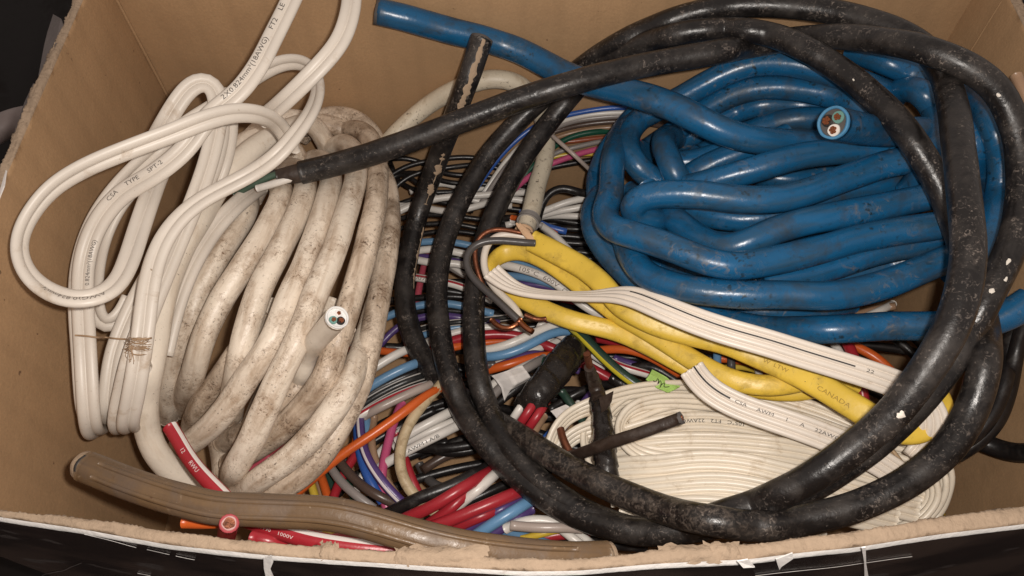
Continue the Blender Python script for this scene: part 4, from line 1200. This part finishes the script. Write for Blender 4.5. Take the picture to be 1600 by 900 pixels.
for k in range(20):
    v = 380 + k * 17 + rng.uniform(-8, 8)
    u0 = 600 + rng.uniform(-40, 60); u1 = 1000 + rng.uniform(-120, 120)
    zz = 34 + rng.uniform(0, 16)
    pts = " ".join(f"{u0 + (u1 - u0) * f:.0f},{v + rng.uniform(-26, 26):.0f},{zz + rng.uniform(-6, 6):.0f}" for f in (0, .25, .5, .75, 1))
    W('wire_black', 2.3, pts, L5, group=G5, n=8)

# wires around the brown cable
W('wire_red_white_stripe', 2.9, "266,667,140 278,686,140 290,708,140 310,735,141 336,762,142 362,788,142", 'red wire with white stripe and white lettering standing up beside the dirty coil')
redstripe = WIRES[-1][0]
W('wire_red_white_stripe', 3.0, "360,800,156 388,812,158 430,827,160 478,842,160 551,854,160 622,861,158", 'thick red wire with white stripe lying behind the front rim')
redstripe2 = WIRES[-1][0]
W('wire_red', 2.6, "500,850,150 540,842,154 575,838,156 615,842,154", 'red wire behind the brown cable at the front rim')
W('wire_red', 2.4, "394,840,160 410,842,160 430,847,158 470,856,150", 'short red wire end poking out at the front rim')
redend = W('wire_red', 2.9, "358,818,184 355,832,174 352,846,162 350,858,148", 'upright red wire with its cut copper end facing up')
W('wire_orange', 2.0, "286,816,164 305,817,164 335,817,163 375,814,160", 'short orange wire end under the brown cable')
W('wire_rose', 2.4, "384,738,112 393,740,112 402,734,110 420,715,102", 'small red wire end inside the dirty white coil')
W('wire_dark_red', 2.2, "410,725,100 420,715,101 440,695,98", 'dark red wire glimpsed inside the dirty white coil')
W('wire_white_black_stripe', 2.2, "425,822,146 435,836,148 448,850,148", 'black and white wire end between red wires at the front rim')
W('wire_grey', 1.9, "485,815,148 497,828,150 510,840,150", 'grey wire stub below the brown cable')
W('wire_yellow', 2.0, "500,818,148 510,831,150 520,843,150", 'yellow wire stub below the brown cable')
W('wire_light_blue', 1.9, "440,812,146 452,820,148 465,832,148", 'light blue wire end below the brown cable')
# right-hand side
W('wire_black', 3.2, "1590,480,120 1578,540,124 1570,600,124 1552,645,122 1525,680,118 1490,700,112", 'black cord right of the loops, inner of two', name='cord')
W('wire_black', 3.2, "1605,490,116 1588,550,118 1577,610,118 1558,660,116 1530,690,112 1495,712,106", 'black cord right of the loops, outer of two', name='cord')
W('wire_black', 4.2, "1505,680,100 1535,690,102 1560,702,104 1590,709,106 1625,706,108", 'black cord end reaching the right edge', name='cord')
W('wire_yellow', 1.6, "1462,790,60 1471,800,66 1474,812,70", 'yellow and green wire end beside the white ribbon coil')
W('wire_tan', 2.2, "1588,118,200 1594,132,200 1600,146,199 1612,170,196", 'pink cable end at the right edge of the box', name='cable')

solve()

# ================================================================== BUILD THE THINGS
def base_of(*sts):
    P = np.vstack([s.P for s in sts])
    return (float((P[:, 0].min() + P[:, 0].max()) / 2), float((P[:, 1].min() + P[:, 1].max()) / 2), float(P[:, 2].min()))

# thick black cable
t = thing('black_cable', 'thick scuffed black rubber cable in large loops lying over everything', 'cable', base_of(blk))
jacket = sweep('jacket', blk, 'rubber_black', t, n=20, lump=0.014)
# stripped end: conductors coming out of the cut jacket
c, d, n_, b_ = end_of(blk, 0)
def local_strand(points, r):
    st = Strand(); st.P = catmull([(*p, 0.0) for p in points], 0.002)[:, :3]; st.bank = np.zeros(len(st.P)); st.r = r
    return st
o = c
flap = local_strand([o - d * 0.004, o + d * 0.004, o + d * 0.0105 - b_ * 0.0005], 4.3e-3)
sweep('fabric_wrap', flap, 'tape_brown_black', t, n=14, step=0.001, taper=[(0, 1), (0.5, 0.97), (1, 0.72)], lump=0.05)
wc = local_strand([o + d * 0.004 + n_ * 0.0016 + b_ * 0.0014, o + d * 0.010 + n_ * 0.0022 + b_ * 0.0018, o + d * 0.0205 + n_ * 0.0012 + b_ * 0.0024], 1.7e-3)
con = sweep('conductor', wc, 'wire_white', t, n=10, step=0.001)
e = end_of(wc, 1, 0.001); disc('copper_core', e[0], e[1], e[2], e[3], 0.0009, 'copper', con, h=0.0006, seg=10)
gc = local_strand([o + d * 0.002 + n_ * 0.0006 - b_ * 0.0012, o + d * 0.012 + n_ * 0.0002 - b_ * 0.0016, o + d * 0.020 - n_ * 0.0004 - b_ * 0.0002, o + d * 0.032 - n_ * 0.003 + b_ * 0.0025], 1.6e-3)
sweep('conductor', gc, 'core_green', t, n=10, step=0.001)
kc = local_strand([o + d * 0.002 - n_ * 0.001 + b_ * 0.0006, o + d * 0.012 - n_ * 0.0015 - b_ * 0.0026, o + d * 0.021 - n_ * 0.003 - b_ * 0.0035], 1.7e-3)
sweep('conductor', kc, 'wire_black', t, n=10, step=0.001)
# other end: jacket split lengthwise, tan filler showing
P, T, N, B = frames(blk, 0.002)
L = blk.s[-1]
def ragged_patch(st, s0, s1, ang, half, mat, parent, name, seed, lift=0.00012, jag=0.5, gaps=0.0):
    P, T, N, B = frames(st, 0.002)
    n = max(6, int((s1 - s0) / 0.0007))
    s = np.linspace(s0, s1, n)
    ip = lambda A: np.stack([np.interp(s, st.s, A[:, k]) for k in range(3)], 1)
    p, nn, bb = ip(P), ip(N), ip(B)
    r = random.Random(seed)
    env = np.sin(np.linspace(0.25, math.pi - 0.1, n)) ** 0.35
    wl = half * (1 + jag * 1.3 * hash_noise(s, seed + 3, 900) + 0.12 * rng.normal(0, 1, n)) * env
    wr = half * (1 + jag * 1.3 * hash_noise(s, seed + 7, 900) + 0.12 * rng.normal(0, 1, n)) * env
    if gaps:
        gate = (hash_noise(s, seed, 500) > gaps - 0.5).astype(float) * 0.85 + 0.15
        wl *= gate; wr *= gate
    cen = np.radians(ang) + hash_noise(s, seed + 1, 120) * 0.06
    V = []
    for k in range(5):
        f = k / 4
        a = cen - wl / st.r + (wl + wr) / st.r * f
        h = st.r * 1.02 + lift + 0.00025 * math.sin(f * math.pi)
        V.append(p + nn * (np.cos(a) * h)[:, None] + bb * (np.sin(a) * h)[:, None])
    V = np.stack(V, 1)
    m = V.shape[0]
    F = [[i * 5 + j, i * 5 + j + 1, (i + 1) * 5 + j + 1, (i + 1) * 5 + j] for i in range(m - 1) for j in range(4)]
    return mesh_obj(name, V.reshape(-1, 3), F, mat, parent)
ragged_patch(blk, L - 0.048, L - 0.001, 12, 0.0014, 'crust_tan', t, 'split_filler', 4)
ragged_patch(blk, L - 0.094, L - 0.060, 22, 0.0016, 'crust_tan', t, 'split_filler', 5, gaps=0.45)
ragged_patch(blk, L - 0.145, L - 0.108, 55, 0.0011, 'crust_tan', t, 'split_filler', 6, gaps=0.55)
cut_end(blk, 1, t, 'cut_grey', [])
def near_s(st, u, v):
    P, T, N, B = frames(st, 0.002)
    dd = P - CAM; dep = dd @ FWD
    uu = 800 + FPX * dd[:, 0] / dep; vv = 450 - FPX * (dd @ UPV) / dep
    # nearest on screen, prefer the one nearest the eye
    q = (uu - u) ** 2 + (vv - v) ** 2 + (dep * 400) ** 2 * 0.02
    return st.s[int(np.argmin(q))]
for k, (u, v, ang, ln, hf) in enumerate([(1556, 146, 5, .0018, .0007), (1568, 418, -10, .0026, .0005), (1561, 444, -25, .0018, .0006), (1554, 463, -5, .0018, .0006), (1388, 632, -20, .0026, .0009), (1487, 565, 10, .0015, .0006),
                                         (1340, 130, 0, .0012, .0003)]):
    s0 = near_s(blk, u, v)
    ragged_patch(blk, s0 - ln / 2, s0 + ln / 2, ang, hf, 'paint_white', t, 'paint_fleck', 40 + k, jag=0.8)

# blue coil
t = thing('blue_cable', 'coil of thick blue three-core cable with a cut end facing up', 'cable', base_of(*BLUE.values()))
for k, st in BLUE.items():
    o = sweep('cable_turn', st, 'cable_blue', t, n=20, lump=0.018)
    if k == 'cutend':
        cut_end(st, 0, o, 'cut_blue', [(165, 0.48, 0.38, 'wire_black', 0.26), (-85, 0.46, 0.38, 'core_teal', 0.22), (45, 0.50, 0.38, 'wire_white', 0.24)], rot=20)
    if k == 'tail':
        cut_end(st, 0, o, 'cut_grey', [(10, 0.45, 0.4, 'wire_black', 0.28), (200, 0.5, 0.38, 'wire_black', 0.22)])


# dirty white coil
t = thing('white_cable', 'coil of thick dirty white three-core cable on the left', 'cable', base_of(*WHITE.values()))
for k, st in WHITE.items():
    o = sweep('cable_turn', st, {'w1': 'cable_soiled_white', 'w2': 'cable_soiled_white', 'w4': 'cable_dirty_white', 'w9': 'cable_plain_white', 'cutend': 'cable_plain_white', 'w10': 'cable_soiled_white', 'w11': 'cable_soiled_white', 'back1': 'cable_soiled_white', 'back2': 'cable_soiled_white'}.get(k, 'cable_dirty_white'), t, n=18, lump=0.022)
    if k == 'cutend':
        cut_end(st, 0, o, 'cut_white', [(160, 0.46, 0.34, 'cut_white', 0.17), (15, 0.44, 0.36, 'core_teal', 0.2), (-90, 0.44, 0.37, 'wire_black', 0.22)], rot=0)

# aged white cable arching behind, grey ring near its end
t = thing('white_cable', 'aged white cable arching up behind the black loops, grey ring at its end', 'cable', base_of(arch))
sweep('jacket', arch, 'cable_aged_white', t, n=18, lump=0.012)
c, d, n_, b_ = end_of(arch, 1)
ring = local_strand([c - d * 0.0105, c - d * 0.009, c - d * 0.0070], 5.9e-3)
sweep('ring', ring, 'ring_grey', t, n=24, step=0.0005)
lug = local_strand([c - d * 0.0088 - b_ * 0.004, c - d * 0.0088 - b_ * 0.0075], 1.5e-3)
sweep('ring_lug', lug, 'ring_grey', t, n=10, step=0.001)
cut_end(arch, 1, t, 'paper_filler', [])

# flat lamp cord
cs0 = cores_surf(CC / 1000, 2, 1.88 * CC / 1000)
cs = lambda x: cs0(x / 1.04) * 0.84
t = thing('lamp_cord', 'clean white flat two-core lamp cord in slack loops on the left', 'cord', base_of(*CORD.values()))
cord_parts = {}
pf = prof_cores(CC / 1000, 2, pitch=1.88 * CC / 1000, k=8) * np.array([[1.04, 0.84]])
for k, st in CORD.items():
    cord_parts[k] = sweep('cord_loop', st, 'cord_white', t, prof=pf)
f1, f3 = CORD['f1'], CORD['f3']
lettering(f1, "2X0.824mm\u00b2(18AWG)    FT2    LE", (360, 163), 2.7, cord_parts['f1'], direction=-1, lat=1.9, surf=cs, stretch=1.25, mat='ink_soft')
lettering(f1, "CSA     TYPE     SPT-2", (178, 318), 2.3, cord_parts['f1'], direction=-1, lat=1.9, surf=cs, stretch=1.25, mat='ink_soft')
lettering(f1, "0.824mm\u00b2(18AWG)", (131, 450), 2.2, cord_parts['f1'], direction=-1, lat=-1.9, surf=cs, stretch=1.1, mat='ink_soft')
lettering(f3, "AWG)0.824mm\u00b2(", (158, 463), 2.3, cord_parts['f3'], direction=-1, lat=1.7, surf=cs, stretch=1.15, mat='ink_faint')
# brown fibre string tied around it
t2 = thing('string_tie', 'frayed brown string tied around the white lamp cord', 'string', at(190, 540, 160))
Pf4 = CORD['f4']
def fibre(pts, r, lift):
    P = []
    for u, v, z in pts:
        P.append(at(u, v, z))
    st = local_strand(P, r / 1000)
    sweep('fibre', st, 'fibre_brown', t2, n=6, step=0.0015)
def zsurf(u, v):
    """height of the cord surface under this picture position"""
    best = None
    for st in list(CORD.values()) + [WHITE['w9']]:
        dd = st.P - CAM; dep = dd @ FWD
        uu = 800 + FPX * dd[:, 0] / dep; vv = 450 - FPX * (dd @ UPV) / dep
        m = (uu - u) ** 2 + (vv - v) ** 2 < 20 ** 2
        if m.any():
            z = (st.P[m, 2]).max()
            best = z if best is None else max(best, z)
    return (best if best is not None else 0.15) * 1000 + 3.2
rr = random.Random(12)
ln = [(118, 524), (135, 525), (150, 527), (165, 527), (180, 529), (197, 530), (212, 529), (225, 530), (237, 528)]
fibre([(u, v, zsurf(u, v)) for u, v in ln], 0.38, 0)
for k in range(26):
    u0 = rr.uniform(190, 206); v0 = rr.uniform(527, 552)
    pts = [(u0 + i * 8, v0 + rr.uniform(-4, 4), 0) for i in range(5)]
    pts = [(u, v, zsurf(u, v) + rr.uniform(-0.2, 0.5)) for u, v, _ in pts if u < 250]
    if len(pts) > 2: fibre(pts, rr.uniform(0.07, 0.16), 0)
for k in range(6):
    u0 = rr.uniform(196, 214); v0 = rr.uniform(560, 572)
    fibre([(u, v, zsurf(u, v)) for u, v in ((u0, v0 - 25), (u0 + rr.uniform(-6, 6), v0 - 12), (u0 + rr.uniform(-8, 8), v0))], 0.1, 0)

# yellow cable with stripped conductors
t = thing('yellow_cable', 'flat yellow sheathed cable bent double with stripped wires at one end', 'cable', base_of(*YEL.values()))
ysh = {}
for k, st in YEL.items():
    ysh[k] = sweep('sheath', st, 'yellow_sheath', t, prof=prof_flat(0.0104, 0.0050) if k == 'ya' else prof_flat(0.0090, 0.0050), lump=0.02)
for k, m in (('black', 'wire_dark_grey'), ('white', 'wire_grey_pink'), ('copper', 'copper_aged'), ('hook', 'copper'), ('hook2', 'copper'), ('hook3', 'copper_aged')):
    sweep('bare_copper' if 'copper' in m else 'conductor', YW[k], m if k != 'white' else 'ribbon_white', t, n=12, step=0.001)
surfY = lambda x: np.full_like(x, 0.00268) - np.abs(x) ** 2 * 10
lettering(YEL['ya'], "LE", (1150, 539), 2.4, ysh['ya'], 'ink_brown', 1, 0.6, surfY, stretch=1.2)
lettering(YEL['ya'], "W  LTW", (1196, 560), 2.3, ysh['ya'], 'ink_brown', 1, 0.5, surfY, stretch=1.3)
lettering(YEL['ya'], "CANADA", (1278, 603), 2.6, ysh['ya'], 'ink_brown', 1, 0.8, surfY, stretch=1.3)
# torn paper filler at the mouth of the sheath
tp = thing('paper_filler', 'torn tan paper filler at the mouth of the yellow sheath', 'paper', at(815, 362, 114))
for k in range(16):
    a0 = rr.uniform(-1, 1)
    st = local_strand([at(829 + 4 * a0, 371 + 7 * a0, 119.5), at(820 + 5 * a0 + rr.uniform(-2, 2), 362 + 6 * a0, 121), at(812 + 7 * a0 + rr.uniform(-5, 5), 353 + 6 * a0 + rr.uniform(-4, 5), 120 + rr.uniform(-1, 2))], 0.0005)
    pr = prof_flat(rr.uniform(0.0016, 0.0034), 0.0004, 8)
    sweep('paper_strip', st, 'paper_filler', tp, prof=pr, step=0.001, taper=[(0, 1), (0.7, 1), (1, rr.uniform(0.2, 0.8))])

# ribbon cable
rs = cores_surf(CR / 1000, 4)
t = thing('ribbon_cable', 'coil of cream white four-core flat ribbon cable with black print', 'cable', base_of(*RIB.values()))
pf = prof_cores(CR / 1000, 4, pitch=2.68e-3, k=11)
rs = cores_surf(CR / 1000, 4, 2.68e-3)
rp = {}
for k, st in RIB.items():
    rp[k] = sweep('ribbon_turn', st, 'ribbon_white' if k in ('r1', 'r2') else 'ribbon_cream', t, prof=pf, step=0.002)
r1, r2 = RIB['r1'], RIB['r2']
frames(r1, 0.002); frames(r2, 0.002)
stripe_on(r1, near_s(r1, 985, 462), near_s(r1, 1330, 577), -1.34, 0.28, rs, 'ink_black', rp['r1'])
stripe_on(r2, 0.0, near_s(r2, 1136, 626), -1.34, 0.34, rs, 'ink_black', rp['r2'])
lettering(r1, "22", (1352, 583), 1.8, rp['r1'], direction=1, lat=-1.34, surf=rs, stretch=1.6)
lettering(r2, "CSA     AWM      I      A     22AWG     FT2", (1147, 632), 1.9, rp['r2'], direction=1, lat=-1.34, surf=rs, stretch=1.45, mat='ink_soft')
lettering(RIB['c3'], "105\u00b0C   FT2   22AWG", (1165, 668), 2.2, rp['c3'], direction=-1, lat=-1.34, surf=rs, stretch=1.3)
lettering(RIB['c2'], "CONDUCTEC", (1310, 693), 2.0, rp['c2'], direction=-1, lat=-4.02, surf=rs, stretch=1.3)
lettering(RIB['c2'], "CONDUCTEC", (1025, 655), 2.0, rp['c2'], direction=1, lat=1.34, surf=rs, stretch=1.3)
# rubber band across the coil
tb = thing('rubber_band', 'tan rubber band across the white ribbon coil between the black loops', 'rubber band', at(1385, 720, 120))
for k in range(4):
    o_ = k * 6
    st = local_strand([at(1360 + o_, 690 - k, 128), at(1372 + o_, 702 - k, 131), at(1384 + o_, 716 - k, 131), at(1397 + o_, 735 - k, 128)], 0.0008)
    sweep('band_strand', st, 'band_tan', tb, n=8, step=0.0015)

# brown cable
t = thing('brown_cable', 'thick brown cable lying along the inside of the front rim', 'cable', base_of(brown))
sweep('jacket', brown, 'brown_cable', t, n=24, lump=0.022, prof=prof_round(0.0050, 24) * np.array([[1.03, 0.72]]))
for ang, hf in ((28, 0.0007), (-30, 0.0006)):
    st = brown
    P, T, N, B = frames(st, 0.002)
    rdg = Strand(); a = math.radians(ang)
    rdg.P = (P + N * math.cos(a) * st.r * 0.70 + B * math.sin(a) * st.r * 0.97)[4:-4:4]; rdg.bank = np.zeros(len(rdg.P)); rdg.r = 0.0009
    sweep('seam_ridge', rdg, 'brown_cable', t, n=8, step=0.003, lump=0.05)
cut_end(brown, 0, t, 'crust_tan', [(90, 0.4, 0.36, 'wire_grey', 0.2), (-90, 0.4, 0.36, 'wire_black', 0.2)])
cut_end(brown, 1, t, 'crust_tan', [])

# taped copper stub, square wire, copper stub
t = thing('taped_wire', 'upright brown-black taped wire with a bare copper tip before the ribbon coil', 'wire', base_of(*stub.values()))
sweep('copper_tip', stub['copper'], 'copper_aged', t, n=12, step=0.001)
sweep('tape_wrap', stub['neck'], 'tape_brown_black', t, n=16, step=0.0006, wrap=(0.14, 0.005), lump=0.05, taper=[(0, .8), (.3, 1), (1, 1.25)])
sweep('tape_wrap', stub['body'], 'tape_black', t, n=18, step=0.0006, wrap=(0.14, 0.0075), lump=0.06, taper=[(0, .6), (.2, .95), (.5, .95), (.7, 1.05), (1, 1.15)])
fl_ = [at(936, 622, 130), at(944, 618, 132), at(958, 611, 136), at(955, 628, 134), at(948, 640, 131), at(940, 645, 130)]
n = len(fl_); back_ = [p + np.array([0.0003, 0.0003, -0.0004]) for p in fl_]
mesh_obj('tape_flag', np.array(fl_ + back_), [list(range(n)), list(range(2 * n - 1, n - 1, -1))] + [[i, n + i, n + (i + 1) % n, (i + 1) % n] for i in range(n)], 'tape_brown_black', t, smooth=False)

t = thing('black_wire', 'stiff flat-sided black-brown wire pointing right over the ribbon coil', 'wire', base_of(squarewire))
sq = []
for a0 in range(4):
    for da in (-20, 0, 20):
        a = math.radians(a0 * 90 + 45 + da)
        sq.append((math.sin(a) * 0.0026, math.cos(a) * 0.0026 * 0.92))
sweep('insulation', squarewire, 'tape_brown_black', t, prof=np.array(sq), lump=0.03)
cut_end(squarewire, 1, t, 'cut_grey', [(10, 0.2, 0.6, 'wire_tan', 0.42)])
o = sweep('copper_wire', copperstub, 'copper_aged', None, n=12, step=0.001, lump=0.05)
tag(o, 'short twisted copper wire stub left of the ribbon coil', 'wire')

# taped bundle
t = thing('taped_bundle', 'bundle wrapped in wrinkled black tape below the red wires', 'cable', base_of(tape))
sweep('tape_wrap', tape, 'tape_black', t, n=20, step=0.0007, wrap=(0.10, 0.0085), lump=0.05, prof=prof_round(0.0058, 22) * np.array([[1.15, 0.8]]), taper=[(0, .98), (.5, 1.06), (1, 1.0)])

# single wires
for st, mat, label, name, group, n, lump_ in WIRES:
    cat = {'wire': 'wire', 'cord': 'cord', 'cable': 'cable', 'taped_joint': 'wire'}[name]
    if st in (redend, redstripe, redstripe2, s1007, w105, sprint):
        t = thing(name, label, cat, base_of(st), group)
        o = sweep('insulation', st, mat, t, n=14, step=0.002, lump=0.008)
        if st is redend:
            c, d, n_, b_ = end_of(st, 0)
            face = disc('cut_face', c, d, n_, b_, st.r * 0.97, 'cut_red', t, wob=0.015)
            disc('inner_layer', c, d, n_, b_, st.r * 0.76, 'cut_pink', t, h=0.0005, wob=0.03)
            disc('conductor', c, d, n_, b_, st.r * 0.60, 'copper_aged', t, h=0.0007, wob=0.05)
            for k in range(12):
                a = k * 2.399; rad = st.r * 0.52 * math.sqrt((k + .5) / 12)
                disc('copper_strand', c + (n_ * math.cos(a) + b_ * math.sin(a)) * rad, d, n_, b_, st.r * 0.15, 'copper_aged', t, h=0.0008 + 0.0003 * (k % 3), seg=8)
        elif st is redstripe:
            lettering(st, "12       RWU", (293, 700), 2.1, o, 'ink_white', 1, 0.4, None, stretch=1.15)
        elif st is redstripe2:
            lettering(st, "RW90    1000V", (412, 817), 1.5, o, 'ink_white', 1, 0.8, None, stretch=1.4)
        elif st is s1007:
            lettering(st, "1007", (644, 433), 2.6, o, 'ink_faint', 1, 0.0, None, stretch=1.6)
        elif st is w105:
            lettering(st, "105\u00b0C  600V  C", (812, 419), 3.0, o, 'ink_faint', 1, 0.0, None, stretch=1.4)
        elif st is sprint:
            lettering(st, "AWM I A/B", (636, 705), 2.1, o, 'ink_black', 1, 0.2, None, stretch=1.5)
    else:
        o = sweep(name, st, mat, None, n=n, step=0.0025, lump=lump_)
        tag(o, label, cat, group)

# paper tags
def paper(name, label, outline, mat, curl=1.0, sub=None):
    """bent sheet with thickness: outline rows as picture positions with heights"""
    G = np.array([[at(u, v, z) for u, v, z in row] for row in outline])
    a_, b__ = G.shape[:2]
    # refine
    def refine(G, f):
        m, k = G.shape[:2]
        x = np.linspace(0, m - 1, (m - 1) * f + 1); y = np.linspace(0, k - 1, (k - 1) * f + 1)
        out = np.zeros((len(x), len(y), 3))
        for i, xx in enumerate(x):
            i0 = min(int(xx), m - 2); fx = xx - i0
            for j, yy in enumerate(y):
                j0 = min(int(yy), k - 2); fy = yy - j0
                out[i, j] = (G[i0, j0] * (1 - fx) + G[i0 + 1, j0] * fx) * (1 - fy) + (G[i0, j0 + 1] * (1 - fx) + G[i0 + 1, j0 + 1] * fx) * fy
        return out
    G = refine(G, 5)
    G[:, :, 2] += rng.normal(0, 0.00012, G.shape[:2])
    m, k = G.shape[:2]
    V = np.vstack([G.reshape(-1, 3), (G - np.array([0, 0, 0.0003])).reshape(-1, 3)])
    F = []
    for i in range(m - 1):
        for j in range(k - 1):
            q = [i * k + j, i * k + j + 1, (i + 1) * k + j + 1, (i + 1) * k + j]
            F.append(q); F.append([x + m * k for x in q[::-1]])
    per = [j for j in range(k)] + [i * k + k - 1 for i in range(1, m)] + [(m - 1) * k + j for j in range(k - 2, -1, -1)] + [i * k for i in range(m - 2, 0, -1)]
    for x, y in zip(per, per[1:] + per[:1]):
        F.append([x, y, y + m * k, x + m * k])
    o = mesh_obj(name, V, F, mat)
    return tag(o, label, 'paper tag')
paper('paper_tag', 'torn white paper tag lying on the wires right of the black loops', [[(768, 587, 92), (790, 580, 97), (816, 571, 94)], [(776, 596, 93), (799, 589, 98), (823, 580, 95)], [(783, 606, 91), (805, 601, 96), (829, 589, 93)], [(788, 627, 86), (797, 610, 92), (826, 594, 90)]], 'paper_white')
paper('paper_tag', 'small white paper tag beside the green wire end, left of the ribbon coil', [[(860, 642, 100), (872, 637, 102), (884, 632, 101)], [(868, 651, 100), (880, 645, 102), (898, 640, 100)], [(874, 661, 98), (886, 655, 100), (900, 648, 98)]], 'paper_white')
g = paper('paper_tag', 'lime green paper label with scribbled loops beside the ribbon coil', [[(1019, 577, 104), (1036, 586, 106), (1063, 604, 104)], [(1015, 585, 105), (1032, 595, 107), (1056, 608, 105)], [(1009, 593, 103), (1026, 606, 105), (1044, 614, 103)]], 'label_green')
scr = local_strand([at(1021, 596, 109), at(1019, 592, 109), at(1023, 598, 109), at(1028, 591, 109), at(1030, 590, 109), at(1027, 603, 109), at(1032, 594, 109), at(1034, 596, 109), at(1031, 606, 109), at(1037, 597, 109), at(1039, 598, 109), at(1037, 607, 109), at(1042, 603, 109), at(1046, 604, 109)], 0.00016)
sweep('scribble', scr, 'ink_black', g, n=5, step=0.0008)

# pale tubes lying outside the box on the left
tubeo = local_strand([at(-90, 290, 20), at(-40, 230, 22), at(0, 200, 24), at(40, 186, 24), at(80, 184, 22)], 0.009)
cable_mat('tube_pale', (0.22, 0.18, 0.17), 0.5)
o = sweep('tube', tubeo, 'tube_pale', None, n=18, step=0.004)
tag(o, 'pale tube outside the box at the left edge', 'tube')
